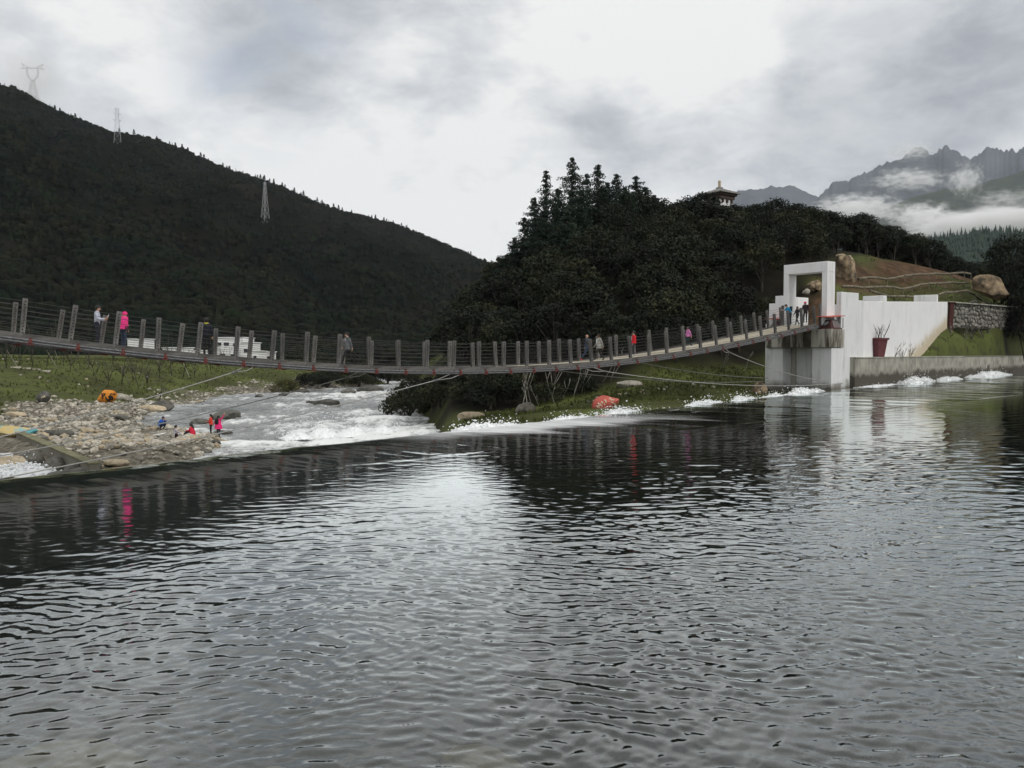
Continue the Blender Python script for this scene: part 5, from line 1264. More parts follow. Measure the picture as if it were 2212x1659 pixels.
rock_at(440, 975, 50, 0.39, (1.4, .9, .6), M['stone_dark'], 'wet dark rock just behind the weir lip', 3013)
rock_at(250, 990, 44, 0.47, (1.5, .9, .5), M['stone_warm'], 'flat tan slab at the lower edge of the beach', 3014)
rock_at(32, 895, 72, 0.70, (1.5, .8, .5), M['stone_warm'], 'long tan rock at the left edge of the beach', 3015, -.2)
for k, (px, py, d, s_) in enumerate([(150, 1000, 39, .95), (178, 992, 42, .85), (120, 985, 44, .8), (20, 994, 44, .85), (62, 990, 46, .7), (95, 1003, 37, .6), (205, 998, 39, .7)]):
    p = P(px, py, d); o = add('boulder', rock_mesh('boulder', M['stone_dark'] if k not in (3, 5) else M['stone_warm'], 3050 + k, 3, (1.2, .9, .8), .25, 9), None, (p.x, p.y, RIVER_Z + .25), k, s_)
    tag(o, ['rounded grey boulder below the lower end of the wing wall', 'grey boulder touching the foot of the wing wall', 'small grey boulder behind the white spill', 'big reddish boulder at the left edge beside the white spill', 'grey boulder under the wing wall left end', 'low brown rock at the edge of the white spill', 'grey boulder at the right end of the wing wall foot'][k], 'boulder')
for k, (px, py, d, s_, lab) in enumerate([(708, 878, 98, 1.3, 'dark rock standing in the middle of the rapids'), (682, 876, 100, 1.0, 'lower dark rock left of the mid-rapid rock'), (492, 905, 79, 1.4, 'long wet rock in the rapids right of the standing women'), (560, 858, 118, .7, 'small dark rock in the upper rapids'), (612, 852, 124, .6, 'tiny dark rock near the far shore of the rapids'), (655, 848, 130, .8, 'rock at the far shore of the rapids'), (430, 918, 73, .8, 'low wet rock near the standing women'), (350, 918, 73, .5, 'small wet rock near the person in blue'),
                                         (752, 846, 128, 1.2, 'dark boulder on the far edge of the rapids'), (800, 845, 132, 1.6, 'pile-like dark boulder at the far bend of the rapids'), (480, 938, 64, .6, 'dark wet rock right of the raised-arm woman'), (905, 893, 88, .5, 'small rock near the overhanging bush')]):
    rock_at(px, py, d, s_, (1.4, .8, .5), M['stone_dark'], lab, 3100 + k, k * .7, river=True, sink=.3)
# right bank
rock_at(955, 912, 47, 0.75, (1.3, .9, .75), M['stone_dark'], 'smooth grey boulder in the water at the right end of the rapids', 3201, .2, dz=.3)
rock_at(1016, 902, 51, 0.62, (1.5, .8, .45), M['stone_warm'], 'flat tan rock on the right bank beside the foaming lip', 3202, .1, dz=.1)
rock_at(1135, 884, 52, 0.62, (1.0, .8, .8), M['stone'], 'upright pale boulder on the grass left of the red rock', 3203, .1)
rock_at(1357, 833, 64, 0.75, (1.6, .6, .5), M['stone'], 'long pale stone lying on the grassy right bank', 3204, .3)
rock_at(1640, 846, 64, 0.70, (.9, .8, 1.0), M['boulder'], 'brown rock at the left foot of the pier', 3205, .3)
for k in range(26):
    px = rs.uniform(1230, 1640); f = rs.random(); py = np.interp(px, [1230, 1640], [862, 800]) + f * 16; d = np.interp(py, [800, 880], [68, 54]); p = P(px, py, d); z = ground_z(p.x, p.y)
    tag(add('stone', SM[k % 10], None, (p.x, p.y, z + .04), k, rs.uniform(.08, .2)), 'small pale stone scattered on the grass of the right bank', 'stone', 'stones on the right bank grass')
for k in range(36):
    px = rs.uniform(0, 560); py = rs.uniform(795, 850); d = np.interp(py, [790, 850], [122, 98]); x = (px - CX) / FPX * d; z = ground_z(x, d)
    tag(add('stone', SM[k % 10], None, (x, d, z + .05), k, rs.uniform(.12, .34)), 'small white stone lying on the green left bank', 'stone', 'stones on the left bank grass')
# a path edge of pale kerb stones among the saplings
for k in range(4):
    px = 34 + k * 21; p = P(px, 790 - k * .8, 106); z = ground_z(p.x, p.y)
    tag(MB().box((0, 0, .04), (1.3, .3, .22)).build('kerb_stone', M['stone'], None, False, .03), 'pale kerb stone in the path edge among the saplings', 'kerb stone', 'kerb stones of the left path').location = (p.x, p.y, z)

# submerged boulders near the viewer
for k, (px, py, s_) in enumerate([(140, 1500, .62), (30, 1560, .5), (560, 1560, .4), (1040, 1490, .35), (1420, 1570, .3), (300, 1640, .45)]):
    d = CZ * FPX / (py - HZ); p = P(px, py, d); z = ground_z(p.x, p.y)
    tag(add('boulder', rock_mesh('boulder', M['stone_warm'], 3300 + k, 2, (1.1, .9, .5), .2, 7), None, (p.x, p.y, min(z + .12, -.12 - .3 * s_)), k, s_), 'pale boulder showing through the water, ' + ['largest one at the lower left', 'at the left edge', 'left of the bottom centre', 'just left of the picture middle', 'right of the bottom centre', 'at the bottom left'][k], 'boulder')
# grass tufts on both banks
def tufts(n, xr, yr, ok, seed, h):
    rg = np.random.default_rng(seed); x = rg.uniform(*xr, n); y = rg.uniform(*yr, n); z = ground(x, y); a, b2, c = ground_kind(x, y, z); ww = (x - W0[0]) * WM[0] + (y - W0[1]) * WM[1]; t_ = x * N2[0] + y * N2[1]
    k = (a < .5) & (c < .5) & (b2 < .5) & ok(x, y, z, ww, t_) & (vnoise(x / 5, y / 5, 7) + .3 * rg.random(n) > .45); x, y, z = x[k], y[k], z[k]; n = len(x); V = np.zeros((n, 3, 3, 3)); hh = h * (.5 + rg.random(n))
    for j in range(3):
        an = rg.uniform(0, 6.28, n); dx, dy = np.cos(an), np.sin(an); w_ = hh * .35
        V[:, j, 0] = np.stack([x - dx * w_, y - dy * w_, z - .03], -1); V[:, j, 1] = np.stack([x + dx * w_, y + dy * w_, z - .03], -1); V[:, j, 2] = np.stack([x + rg.normal(size=n) * w_, y + rg.normal(size=n) * w_, z + hh], -1)
    return V.reshape(-1, 3)
gt = leafmat('bank_grass', (0.056, 0.064, 0.021), (0.075, 0.088, 0.026), (0.11, 0.122, 0.038), 0.0)
tv = np.concatenate([tufts(17000, (-85, -8), (70, 200), lambda x, y, z, ww, t_: (x / y > -.66), 1, .22), tufts(16000, (-3, 28), (30, 95), lambda x, y, z, ww, t_: t_ > 21.6, 2, .16), tufts(9000, (28, 80), (68, 130), lambda x, y, z, ww, t_: ww > .9, 3, .16)])
tag(add('grass', mesh('grass', tv, np.arange(len(tv)).reshape(-1, 3), gt)), 'short green grass tufts covering both river banks', 'grass', kind='stuff')

# ------------------------------------------------------------------ broken water
fw_m = mat('white_water', (0.80, 0.83, 0.84), (0.92, 0.93, 0.93), 4, 0.9, 0.6, 12, spec=0.1)
def splash(pts, hmax, wid, seed, label, drops=120, lumps=1.0, spread=.5):
    """a broken crest of foam along the polyline, with thrown drops"""
    rg = np.random.default_rng(seed); pts = [Vector(p) for p in pts]; n = 70; m = 14
    L = [0]; 
    for a, b_ in zip(pts, pts[1:]): L.append(L[-1] + (b_ - a).length)
    V = []; fs = np.linspace(0, L[-1], n); dirv = (pts[-1] - pts[0]).normalized(); sd = Vector((-dirv.y, dirv.x, 0)).normalized()
    for i, f in enumerate(fs):
        k = max(0, min(len(pts) - 2, int(np.searchsorted(L, f) - 1))); u = (f - L[k]) / max(1e-6, L[k + 1] - L[k]); c = pts[k].lerp(pts[k + 1], u)
        env = math.sin(math.pi * min(1, max(0, i / (n - 1)))) ** .6
        hh_ = .62 * hmax * env * (0.25 + 1.0 * vnoise(np.array(f * 1.6 / max(.4, hmax) * .4), np.array(seed * 3.1), seed) + .25 * vnoise(np.array(f * 5.), np.array(2.), seed + 1))
        for j in range(m):
            q = j / (m - 1) * 2 - 1; z = float(hh_) * max(0, 1 - abs(q) ** 1.7) * (0.8 + .4 * vnoise(np.array(f * 4), np.array(q * 3 + 9), seed + 2))
            jx = (rg.random() - .5) * .08 * wid * 4
            V.append(tuple(c + sd * (q * wid) + Vector((0, 0, float(z) - .04 + (rg.random() - .5) * .05 * hmax))) )
    root = empty('splash', pts[0], label=label, cat='splash'); root['kind'] = 'stuff'
    V = np.array(V) - np.array(tuple(pts[0])); me_ = mesh('foam', V, grid_faces(n, m), fw_m, True); o = add('foam', me_, root); o['kind'] = 'stuff'
    bs = bmesh.new(); bmesh.ops.create_icosphere(bs, subdivisions=1, radius=1.0); ico = np.array([v.co[:] for v in bs.verts]); icf = np.array([[v.index for v in f.verts] for f in bs.faces]); bs.free()
    oc = []; of = []; nl = int((60 + 70 * L[-1]) * lumps)
    for k in range(nl + drops):
        i = rg.integers(n * m)
        if k < nl:
            c = V[i] + np.array([rg.normal() * .06, rg.normal() * .06, rg.random() * hmax * .18]); r_ = min(.06, hmax * (.025 + .09 * rg.random() ** 2) + .010)
        else:
            c = V[i] + np.array([rg.normal() * spread * .5, rg.normal() * spread * .35, abs(rg.normal()) * hmax * .5]); r_ = .010 + .035 * rg.random() ** 3
        oc.append(ico * r_ * np.array([1.2, 1.2, .9]) * (.8 + .4 * rg.random((len(ico), 1))) + c); of.append(icf + len(ico) * k)
    o = add('froth', mesh('froth', np.concatenate(oc), np.concatenate(of), fw_m, True), root); o['kind'] = 'stuff'
def lip(px, dt=.35, z=-.27):
    """point just past the weir lip seen at column px"""
    d = 2.9 * FPX / (274 - .107 * px); x = (px - CX) / FPX * d; return (x + N2[0] * dt, d + N2[1] * dt, z)
splash([lip(1205, .5), lip(1240, .6), lip(1300, .5)], .30, .30, 1, 'white foam crest at the weir lip left of the red rock', 120)
splash([lip(1310, .4), lip(1350, .5), lip(1400, .4)], .34, .3, 2, 'thrown spray right of the red rock', 420, spread=1.0)
splash([lip(1395, .5), lip(1430, .5), lip(1480, .4)], .10, .3, 12, 'thin foam line along the lip between red rock and pier', 60)
splash([lip(1500, .4), lip(1535, .5), lip(1572, .4)], .42, .32, 3, 'white foam crest on the lip midway between red rock and pier', 160)
splash([lip(1598, .4), lip(1618, .5), lip(1645, .4)], .46, .3, 4, 'tall splashing crest just left of the pier', 220)
splash([lip(1662, .4), lip(1690, .5), lip(1708, .3)], .42, .3, 5, 'foam bursting against the left pier column', 120)
splash([lip(1715, .35), lip(1750, .6), lip(1785, .3)], .60, .45, 6, 'smooth white water hump between the two pier columns', 40)
splash([lip(1020, .8), lip(1060, .9), lip(1100, .8), lip(1148, .6)], .34, .4, 7, 'foaming water behind the lip beside the flat tan rock', 180)
w_ = lambda px, dd, z=0.0: (lambda k: (W0[0] + WD[0] * k - WM[0] * .55, W0[1] + WD[1] * k - WM[1] * .55, z))((px - CX) / FPX * 0 + dd)
splash([w_(0, 9.0), w_(0, 13.0), w_(0, 17.5)], .85, .5, 8, 'white wave breaking against the river wall right of the pot', 200)
splash([w_(0, 20.5), w_(0, 23.0), w_(0, 27)], .55, .5, 9, 'smaller white wave further along the river wall', 80)
splash([w_(0, 31), w_(0, 36), w_(0, 43), w_(0, 50)], .75, .5, 10, 'white wave along the river wall at the right edge', 100)
splash([w_(0, -1.2), w_(0, 3.0), w_(0, 8.5)], .18, .35, 14, 'low foam line at the corner of pier and river wall', 100)
sp0 = P(0, 1012, 41.5); sp1 = P(55, 1008, 41.5); sp2 = P(112, 1010, 41.5)
splash([(sp0.x - 1, sp0.y, RIVER_Z + .2), (sp1.x, sp1.y, RIVER_Z + .3), (sp2.x, sp2.y, RIVER_Z + .1)], 1.0, 1.1, 11, 'white water spilling between the boulders at the left edge', 160)
for k, (px, py, d, h) in enumerate([(640, 945, 60, .9), (700, 940, 61, 1.1), (760, 932, 62, 1.0), (830, 922, 64, .7)]):
    a = P(px - 30, py, d); c = P(px + 30, py - 4, d + 1); splash([(a.x, a.y, RIVER_Z + .1), ((a.x + c.x) / 2, (a.y + c.y) / 2, RIVER_Z + .15), (c.x, c.y, RIVER_Z + .1)], h, 1.3, 20 + k, ['leftmost boil of white water behind the weir', 'highest boil of white water behind the weir', 'boil of white water right of the highest one', 'rightmost boil of white water behind the weir'][k], 500, lumps=.15, spread=1.2)

# ------------------------------------------------------------------ people
SKIN = mat('skin', (0.42, 0.26, 0.18), rough=.6); HAIR = mat('black_hair', (0.012, 0.010, 0.009), rough=.5)
_cm = {}
def cloth(c, rough=.85):
    k = tuple(c)
    if k not in _cm: _cm[k] = mat('cloth_%d' % len(_cm), tuple(x * .85 for x in c), tuple(min(1, x * 1.1) for x in c), 9, rough, .25, 25)
    return _cm[k]
STAND = dict(pelvis=(0, 0, .93), spine=(0, 0, 1.12), chest=(0, 0, 1.31), neck=(0, .01, 1.455), head=(0, .02, 1.575), crown=(0, .01, 1.655),
             shL=(-.175, 0, 1.385), elL=(-.225, -.02, 1.12), wrL=(-.235, .06, .90), haL=(-.235, .08, .82), shR=(.175, 0, 1.385), elR=(.225, -.02, 1.12), wrR=(.235, .06, .90), haR=(.235, .08, .82),
             hiL=(-.09, 0, .88), knL=(-.10, .03, .49), anL=(-.10, -.01, .085), toL=(-.11, .15, .035), hiR=(.09, 0, .88), knR=(.10, .03, .49), anR=(.10, -.01, .085), toR=(.11, .15, .035))
RAD = dict(pelvis=(.155, .115), spine=(.135, .105), chest=(.165, .12), neck=(.058, .058), head=(.085, .098), crown=(.062, .075), sh=(.072, .072), el=(.05, .05), wr=(.034, .034), ha=(.038, .022), hi=(.095, .095), kn=(.064, .064), an=(.045, .045), to=(.04, .032))
BONES = [('pelvis', 'spine', 'top'), ('spine', 'chest', 'top'), ('chest', 'neck', 'top'), ('neck', 'head', 'skin'), ('head', 'crown', 'skin')]
for s_ in 'LR': BONES += [('chest', 'sh' + s_, 'top'), ('sh' + s_, 'el' + s_, 'top'), ('el' + s_, 'wr' + s_, 'top'), ('wr' + s_, 'ha' + s_, 'skin'), ('pelvis', 'hi' + s_, 'low'), ('hi' + s_, 'kn' + s_, 'low'), ('kn' + s_, 'an' + s_, 'low'), ('an' + s_, 'to' + s_, 'shoe')]
def person(label, loc, face, h=1.7, top=(.3, .3, .3), low=(.03, .03, .04), shoe=(.02, .02, .02), pose=None, hair='short', hat=None, coat=None, bag=None, extra=None, bulk=1.0, holds=None):
    J = {k: Vector(v) for k, v in STAND.items()}
    for k, v in (pose or {}).items(): J[k] = Vector(v)
    root = empty('person', loc, face - math.pi / 2, label=label, cat='person'); k_ = h / 1.70; root.scale = (k_, k_, k_)
    names = list(J); V = [J[n] for n in names]; E = [(names.index(a), names.index(b_)) for a, b_, _ in BONES]; rad = [RAD[n] if n in RAD else RAD[n[:2]] for n in names]
    rad = [tuple(x * (bulk if n in ('pelvis', 'spine', 'chest') or n[:2] in ('sh', 'el') else 1) for x in r_) for n, r_ in zip(names, rad)]
    segs = [(J[a], J[b_], r_) for a, b_, r_ in BONES]
    for s_, sg in (('L', -1), ('R', 1)):                                                       # five fingers to a hand
        w_2, hd = J['wr' + s_], J['ha' + s_]; d = (hd - w_2).normalized(); sd = d.cross(Vector((0, 1, 0.2))); sd = sd.normalized() if sd.length > .1 else Vector((1, 0, 0)); inn = sd.cross(d)
        hi_ = names.index('ha' + s_)
        for q, (o_, ln) in enumerate(((-.027, .062), (-.009, .075), (.009, .07), (.027, .055))):
            a = hd + sd * o_ + d * .02; b_ = a + d * ln * .55 + inn * .006; c = b_ + d * ln * .4 + inn * .02; i = len(V); V += [a, b_, c]; rad += [(.010, .010), (.009, .009), (.007, .007)]; E += [(hi_, i), (i, i + 1), (i + 1, i + 2)]; segs.append((a, c, 'skin'))
        a = w_2.lerp(hd, .45) - sd * .032; b_ = a + d * .03 - sd * .02 + inn * .012; c = b_ + d * .028; i = len(V); V += [a, b_, c]; rad += [(.012, .012), (.010, .010), (.008, .008)]; E += [(names.index('wr' + s_), i), (i, i + 1), (i + 1, i + 2)]; segs.append((a, c, 'skin'))
    me_ = bpy.data.meshes.new('body'); me_.from_pydata([tuple(v) for v in V], E, []); o = add('tmp', me_)
    md = o.modifiers.new('s', 'SKIN'); md.use_smooth_shade = True
    for i, sv in enumerate(me_.skin_vertices[0].data): sv.radius = rad[i]; sv.use_root = (i == 0)
    o.modifiers.new('u', 'SUBSURF').levels = 1
    dg = bpy.context.evaluated_depsgraph_get(); bme = bpy.data.meshes.new_from_object(o.evaluated_get(dg)); bpy.data.objects.remove(o); bpy.data.meshes.remove(me_)
    mats = {'top': cloth(top), 'low': cloth(low), 'shoe': cloth(shoe), 'skin': SKIN}; order_ = ['top', 'low', 'shoe', 'skin']
    bme.materials.clear()
    for q in order_: bme.materials.append(mats[q])
    for pl in bme.polygons:
        c = pl.center; best = None
        for a, b_, r_ in segs:
            ab = b_ - a; u = max(0, min(1, (c - a).dot(ab) / max(1e-9, ab.length_squared))); dd = (c - a - ab * u).length
            if best is None or dd < best[0]: best = (dd, r_)
        pl.material_index = order_.index(best[1]); pl.use_smooth = True
    bme.name = 'body'; body = add('body', bme, root)
    hc = J['head']; up_ = (J['crown'] - J['neck']).normalized(); fwd = Vector((0, 1, 0)); fwd = (fwd - up_ * fwd.dot(up_)).normalized(); rgt = fwd.cross(up_)
    if hair != 'bald':
        mb = MB().ball((0, 0, 0), .118, 12, 8, (.92, 1.05, 1.0)); keepv = []
        fc = []
        for f in mb.f:
            c = sum((mb.v[i] for i in f), Vector()) / len(f)
            if c.z > -.01 + .55 * max(0, c.y) or (c.y < .0 and c.z > -.085): fc.append(f)
        mb.f = fc; mb.v = [hc + up_ * .025 + rgt * v.x + fwd * (v.y - .012) + up_ * v.z for v in mb.v]; mb.build('hair', HAIR if hat is None else cloth(hat), root, True)
        if hair == 'long': MB().tube([hc - fwd * .09, hc - fwd * .13 - up_ * .14, hc - fwd * .14 - up_ * .32], [.07, .075, .035], 8).build('ponytail', HAIR, root, True)
        if hair == 'hat': MB().tube([hc + up_ * .055, hc + up_ * .072], [.165, .15], 14).build('hat_brim', cloth(hat or (.05, .05, .05)), root, True)
    for sg in (-1, 1): MB().ball(hc + rgt * sg * .032 + fwd * .092 + up_ * .015, .011, 6, 4).build('eye', HAIR, root, True); MB().ball(hc + rgt * sg * .088 + up_ * .005 - fwd * .005, .022, 6, 4, (.5, 1, 1.3)).build('ear', SKIN, root, True)
    MB().ball(hc + fwd * .106 - up_ * .012, .016, 6, 4, (.8, 1, 1.4)).build('nose', SKIN, root, True)
    MB().box(hc + fwd * .094 - up_ * .052, (.042, .012, .01)).build('mouth', M['redpot'], root)
    if coat:
        z0, z1, r0, r1, cc = coat; n_ = 16; mb = MB(); lo_ = J['pelvis'] + (J['pelvis'] - J['chest']).normalized() * z0; hi2 = J['chest'] + (J['neck'] - J['chest']) * z1
        for q in range(7):
            f = q / 6; c = lo_.lerp(J['spine'], min(1, f * 2)) if f < .5 else J['spine'].lerp(hi2, f * 2 - 1); r_ = r0 + (r1 - r0) * f
            for i in range(n_): a = i * 6.2832 / n_; w2 = 1 + .05 * math.sin(3 * a + q); mb.v.append(c + Vector((math.cos(a) * r_ * 1.08 * w2, math.sin(a) * r_ * .82 * w2, 0)))
        for q in range(6):
            for i in range(n_): mb.f.append((q * n_ + i, q * n_ + (i + 1) % n_, (q + 1) * n_ + (i + 1) % n_, (q + 1) * n_ + i))
        mb.f.append(tuple(range(6 * n_, 7 * n_))); mb.build('coat', cloth(cc), root, True)
    if bag: c, sz_, cc = bag; MB().box(c, sz_).build('bag', cloth(cc), root, False, min(sz_) * .25)
    if extra: extra(root, J)
    return root, J
WALK = dict(knL=(-.10, .22, .52), anL=(-.10, .30, .10), toL=(-.11, .45, .07), knR=(.10, -.08, .50), anR=(.10, -.36, .16), toR=(.11, -.24, .05), elL=(-.23, -.12, 1.13), wrL=(-.25, -.18, .90), haL=(-.25, -.17, .82), elR=(.23, .06, 1.13), wrR=(.24, .22, .95), haR=(.24, .26, .88))
PHONE = dict(elR=(.20, .06, 1.12), wrR=(.10, .30, 1.14), haR=(.08, .37, 1.17), elL=(-.21, .05, 1.12), wrL=(-.10, .27, 1.08), haL=(-.06, .33, 1.12), head=(0, .045, 1.565), crown=(0, .055, 1.645))
LEAN = dict(chest=(0, .20, 1.27), neck=(0, .30, 1.40), head=(0, .37, 1.50), crown=(0, .40, 1.575), spine=(0, .08, 1.10), shL=(-.175, .22, 1.34), shR=(.175, .22, 1.34), elL=(-.24, .40, 1.16), elR=(.24, .40, 1.16), wrL=(-.20, .58, 1.18), wrR=(.20, .58, 1.18), haL=(-.17, .65, 1.18), haR=(.17, .65, 1.18))
SIT = dict(pelvis=(0, 0, .16), spine=(0, .02, .36), chest=(0, .07, .55), neck=(0, .10, .69), head=(0, .13, .80), crown=(0, .14, .88), shL=(-.17, .07, .63), shR=(.17, .07, .63), elL=(-.23, .2, .42), elR=(.23, .2, .42), wrL=(-.14, .40, .42), wrR=(.14, .40, .42), haL=(-.1, .47, .42), haR=(.1, .47, .42), hiL=(-.1, .04, .15), hiR=(.1, .04, .15), knL=(-.13, .42, .40), knR=(.13, .42, .40), anL=(-.12, .66, .10), anR=(.12, .66, .10), toL=(-.13, .80, .05), toR=(.13, .80, .05))
SQUAT = dict(pelvis=(0, -.05, .30), spine=(0, .03, .50), chest=(0, .14, .67), neck=(0, .2, .80), head=(0, .25, .90), crown=(0, .27, .98), shL=(-.17, .14, .74), shR=(.17, .14, .74), elL=(-.24, .34, .58), elR=(.24, .34, .58), wrL=(-.1, .42, .72), wrR=(.1, .42, .72), haL=(-.06, .42, .80), haR=(.06, .42, .80), hiL=(-.1, -.02, .28), hiR=(.1, -.02, .28), knL=(-.17, .36, .46), knR=(.17, .36, .46), anL=(-.15, .06, .09), anR=(.15, .06, .09), toL=(-.17, .22, .04), toR=(.17, .22, .04))
def on_bridge(px, w_m):
    lo_, hi_ = -6.0, 33.0
    for _ in range(50):
        m_ = (lo_ + hi_) / 2; p = bp_(m_, w_m)[0]
        if CX + FPX * p.x / p.y < px: lo_ = m_
        else: hi_ = m_
    p = bp_(lo_, w_m)[0]; return (p.x, p.y, p.z + 0.045)
AB = math.atan2(BD.y, BD.x)
def phone(root, J): MB().box(J['haR'] + Vector((-.02, .06, .07)), (.075, .015, .15), Matrix.Rotation(-.5, 3, 'X')).build('phone', M['white'], root)
def camera_(root, J): MB().box(Vector((0.02, .20, 1.10)), (.14, .09, .10)).build('camera', M['hole'], root)
person('man in a pale blue-grey shirt and dark trousers looking at a phone on the bridge', on_bridge(212, 1.6), 0.25, 1.74, (.50, .53, .62), (.018, .02, .03), pose=PHONE, extra=phone, bulk=1.08)
person('woman in a bright pink hooded jacket, white shirt and jeans on the bridge', on_bridge(268, 1.2), 1.0, 1.62, (.75, .05, .22), (.03, .045, .08), (.05, .05, .05), hair='short', hat=(.72, .04, .2), coat=(.06, .9, .25, .21, (.78, .045, .24)), pose=dict(elL=(-.25, .05, 1.12), wrL=(-.18, .22, 1.05), haL=(-.14, .28, 1.05), head=(0, .08, 1.54), crown=(0, .10, 1.60)), bag=((.22, .02, .92), (.10, .18, .22), (.02, .02, .03)), extra=lambda r_, J: MB().tube([J['pelvis'] + Vector((0, 0, -.03)), J['pelvis'] + Vector((0, 0, .10))], [.185, .185], 14).build('shirt_hem', cloth((.8, .78, .76)), r_, True))
person('man in black seen from behind with a yellow-green collar on the bridge', on_bridge(447, 1.0), 1.75, 1.76, (.012, .014, .022), (.012, .012, .014), hair='short', pose=dict(elL=(-.26, .12, 1.18), wrL=(-.18, .26, 1.36), haL=(-.14, .28, 1.43)), extra=lambda r_, J: MB().tube([J['neck'] + Vector((0, -.015, -.015)), J['neck'] + Vector((0, -.02, .03))], [.085, .075], 10).build('collar', cloth((.55, .62, .04)), r_, True), bulk=1.1)
person('man in a grey blazer and black trousers walking left on the bridge', on_bridge(752, 1.3), math.pi + .35, 1.74, (.11, .115, .125), (.014, .014, .016), pose=dict(WALK, head=(0, .06, 1.56), crown=(0, .07, 1.64)), coat=(.10, .6, .20, .17, (.13, .135, .145)), extra=lambda r_, J: MB().box((0, .135, 1.30), (.09, .02, .24)).build('shirt_front', cloth((.75, .75, .78)), r_))
person('bald man in a dark jacket and jeans with a camera walking on the bridge', on_bridge(1267, 1.9), -0.25, 1.74, (.05, .055, .075), (.04, .06, .10), (.45, .05, .03), hair='bald', pose=dict(WALK, wrR=(.08, .22, 1.08), haR=(.04, .26, 1.12)), extra=lambda r_, J: (MB().box((0, .125, 1.18), (.15, .03, .40)).build('shirt_front', cloth((.72, .72, .78)), r_), camera_(r_, J)))
person('man in a light grey jacket and dark hat walking behind the bald man', on_bridge(1294, 1.1), math.pi + .2, 1.72, (.30, .295, .27), (.03, .026, .024), (.02, .02, .02), hair='hat', hat=(.03, .028, .025), pose=WALK, coat=(.14, .6, .20, .175, (.36, .35, .32)), extra=lambda r_, J: MB().box((0.03, .15, 1.22), (.16, .02, .30)).build('shirt_front', cloth((.78, .78, .78)), r_))
person('person in a red jacket and dark trousers behind a bridge post', on_bridge(1369, 1.7), math.pi - .1, 1.66, (.55, .012, .02), (.035, .04, .05), (.7, .7, .7), coat=(.06, .6, .20, .175, (.62, .012, .022)), extra=lambda r_, J: MB().box((0, .15, 1.2), (.14, .02, .34)).build('shirt_front', cloth((.75, .75, .76)), r_))
person('girl in a lilac-pink puffer jacket walking left on the bridge', on_bridge(1486, 1.6), math.pi + .1, 1.52, (.60, .20, .45), (.02, .04, .04), (.8, .8, .8), hair='long', pose=WALK, coat=(.04, .6, .19, .17, (.62, .21, .46)), bulk=1.1)
person('man in a bright blue jacket bending over the railing at the gateway', on_bridge(1706, 2.2), math.pi + .1, 1.74, (.01, .22, .42), (.02, .025, .035), pose=LEAN, bag=((0, -.04, 1.28), (.26, .16, .40), (.02, .03, .05)), bulk=1.08)
person('small person all in black between the two others at the gateway', on_bridge(1721, 1.2), math.pi + .5, 1.52, (.012, .012, .014), (.012, .012, .014), hair='short', pose=WALK)
person('person in dark clothes with a hot-pink cap at the gateway', on_bridge(1738, 1.5), math.pi + .9, 1.74, (.03, .02, .025), (.02, .022, .025), hair='short', hat=(.8, .05, .18), pose=dict(head=(0, .07, 1.555), crown=(0, .09, 1.63)), bag=((-.12, -.14, 1.22), (.2, .14, .42), (.30, .02, .04)), bulk=1.15)
def on_beach(px, py, d, dz=0):
    x = (px - CX) / FPX * d; z = ground_z(x, d); return (x, d, max(z, RIVER_Z + .02) + dz)
person('crouching person in a bright blue hooded jacket on the beach', on_beach(346, 932, 64), -.5, 1.7, (.015, .10, .42), (.012, .014, .025), pose=SQUAT, hat=(.012, .012, .016), bulk=1.2, coat=(.0, .6, .24, .2, (.02, .13, .5)))
person('person in a grey top and white skirt seated on the stones', on_beach(374, 955, 58), .5, 1.66, (.38, .36, .40), (.75, .74, .74), (.05, .05, .05), pose=SIT, bulk=1.05, bag=((.24, .12, .18), (.18, .22, .36), (.03, .008, .015)))
person('woman in a long red coat with a ponytail seated on the stones', on_beach(414, 950, 59.5), math.pi - .2, 1.66, (.55, .02, .05), (.02, .025, .04), pose=SIT, hair='long', coat=(.10, .6, .27, .18, (.58, .022, .055)))
person('woman in an orange-red jacket and black trousers standing by the rapids', on_beach(454, 944, 61.5), math.pi + .2, 1.58, (.62, .045, .03), (.012, .012, .014), hair='long', coat=(.05, .6, .19, .165, (.66, .05, .03)), pose=dict(elL=(-.23, .05, 1.13), wrL=(-.12, .24, 1.10), haL=(-.08, .30, 1.10), elR=(.23, .05, 1.13), wrR=(.12, .24, 1.10), haR=(.08, .30, 1.10)))
person('woman in a hot-pink coat with black backpack raising one arm', on_beach(470, 951, 60), 1.2, 1.64, (.70, .03, .16), (.05, .055, .075), (.03, .03, .03), hair='long', coat=(.22, .6, .30, .17, (.72, .03, .17)), bag=((0, -.17, 1.26), (.30, .16, .40), (.012, .012, .014)), pose=dict(elR=(.36, .05, 1.56), wrR=(.46, .10, 1.78), haR=(.48, .11, 1.86), elL=(-.36, .0, 1.20), wrL=(-.50, .05, 1.02), haL=(-.55, .07, .96)))

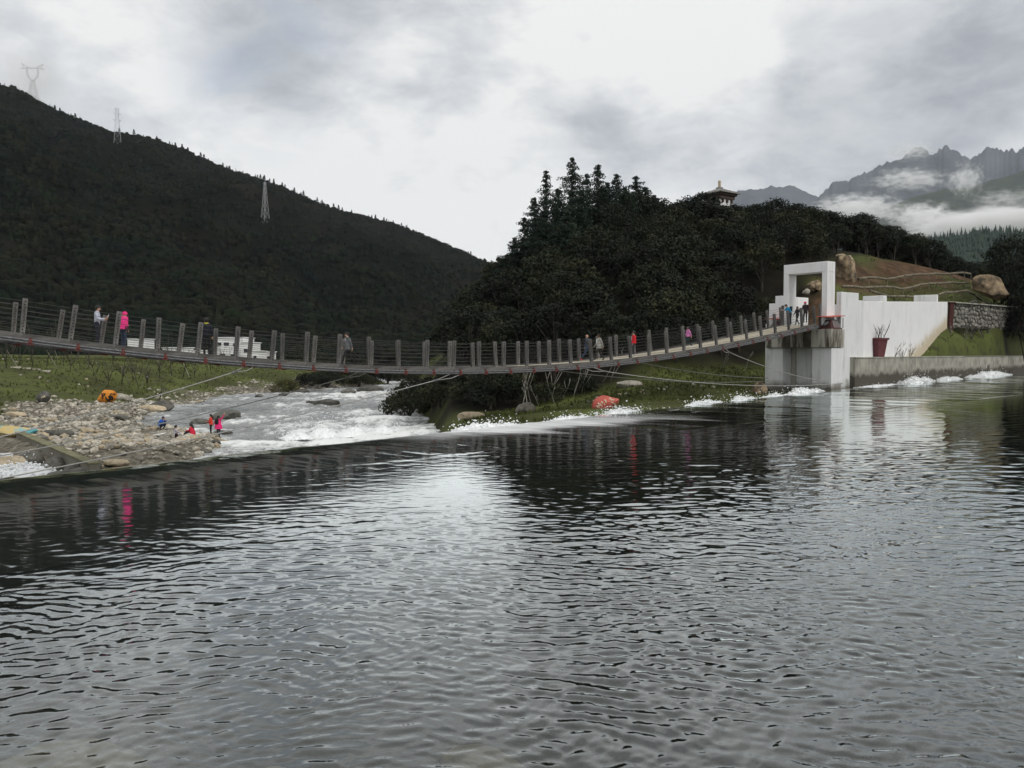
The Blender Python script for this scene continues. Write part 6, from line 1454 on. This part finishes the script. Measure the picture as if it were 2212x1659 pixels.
# ------------------------------------------------------------------ low cloud and mist in the mountains
def mist(px, py, d, w_px, h_px, dep, dens, label, seed, lo=.42, hi=.62, nsc=4.2):
    c = P(px, py, d); sx_ = w_px / FPX * d / 2; sz_ = h_px / FPX * d / 2
    m = bpy.data.materials.new('mist_volume'); m.use_nodes = True; t = NT(m.node_tree); t.n.clear(); o = t.new('ShaderNodeOutputMaterial'); v = t.new('ShaderNodeVolumePrincipled')
    v.inputs['Color'].default_value = (.995, .996, .997, 1); v.inputs['Anisotropy'].default_value = 0.0
    tc = t.new('ShaderNodeTexCoord').outputs['Object']; ln = t.vmath('LENGTH', tc).outputs['Value']
    n = t.noise(t.mapping(tc, (1.0, 1.0, .75), (0, 0, 0), (seed * 7.3, seed, 0)), nsc, 9, .66)
    f = t.math('MULTIPLY', t.math('SUBTRACT', 1.0, t.smooth(ln, .35, 1.0)), t.smooth(t.math('ADD', n, t.math('MULTIPLY', t.math('SUBTRACT', .6, ln), .28)), lo, hi))
    t.l.new(t.math('MULTIPLY', f, dens), v.inputs['Density']); t.l.new(v.outputs[0], o.inputs['Volume'])
    mb = MB().ball((0, 0, 0), 1.0, 20, 12); o = add('mist_bank', mb.me('mist_bank', m, True), None, c); o.scale = (sx_, dep / 2, sz_)
    tag(o, label, 'mist', kind='stuff')
mist(2160, 488, 2300, 480, 74, 600, .05, 'bright white fog bank filling the valley at the far right', 1, .38, .55, 4.0)
mist(1850, 452, 3300, 300, 96, 400, .034, 'white cloud wisp at the foot of the far peaks', 2, .50, .66, 5.5)
mist(1965, 388, 3500, 280, 84, 300, .025, 'thin cloud wisp across the face of the far peaks', 3, .52, .70, 5.5)
mist(2085, 388, 3400, 110, 110, 250, .025, 'small cloud wisp right of the peak face', 4, .51, .68, 5)
mist(1985, 468, 2500, 200, 80, 300, .04, 'cloud puff above the left end of the fog bank', 5, .50, .66, 5)
mist(1968, 326, 4000, 170, 60, 300, .016, 'cloud cap on the left peak', 6, .50, .70, 5)
mist(2170, 430, 3000, 240, 70, 300, .012, 'thin mist over the green slope at the right', 7, .50, .72, 5)
mist(70, 170, 1120, 150, 150, 130, .012, 'mist veiling the forked pylon on the ridge', 8, .25, .5, 2.0)
# ------------------------------------------------------------------ air
hz_m = bpy.data.materials.new('haze_air'); hz_m.use_nodes = True; t = NT(hz_m.node_tree); t.n.clear()
o = t.new('ShaderNodeOutputMaterial'); pv_ = t.new('ShaderNodeVolumePrincipled')
pv_.inputs['Color'].default_value = (0.84, 0.91, 1.0, 1); pv_.inputs['Density'].default_value = 0.000036; pv_.inputs['Anisotropy'].default_value = 0.0
t.l.new(pv_.outputs[0], o.inputs['Volume'])
tag(MB().box((0, 2300, 1195), (24100, 16700, 2406)).build('haze', hz_m), 'thin pale haze filling the valley air', 'haze', kind='stuff')
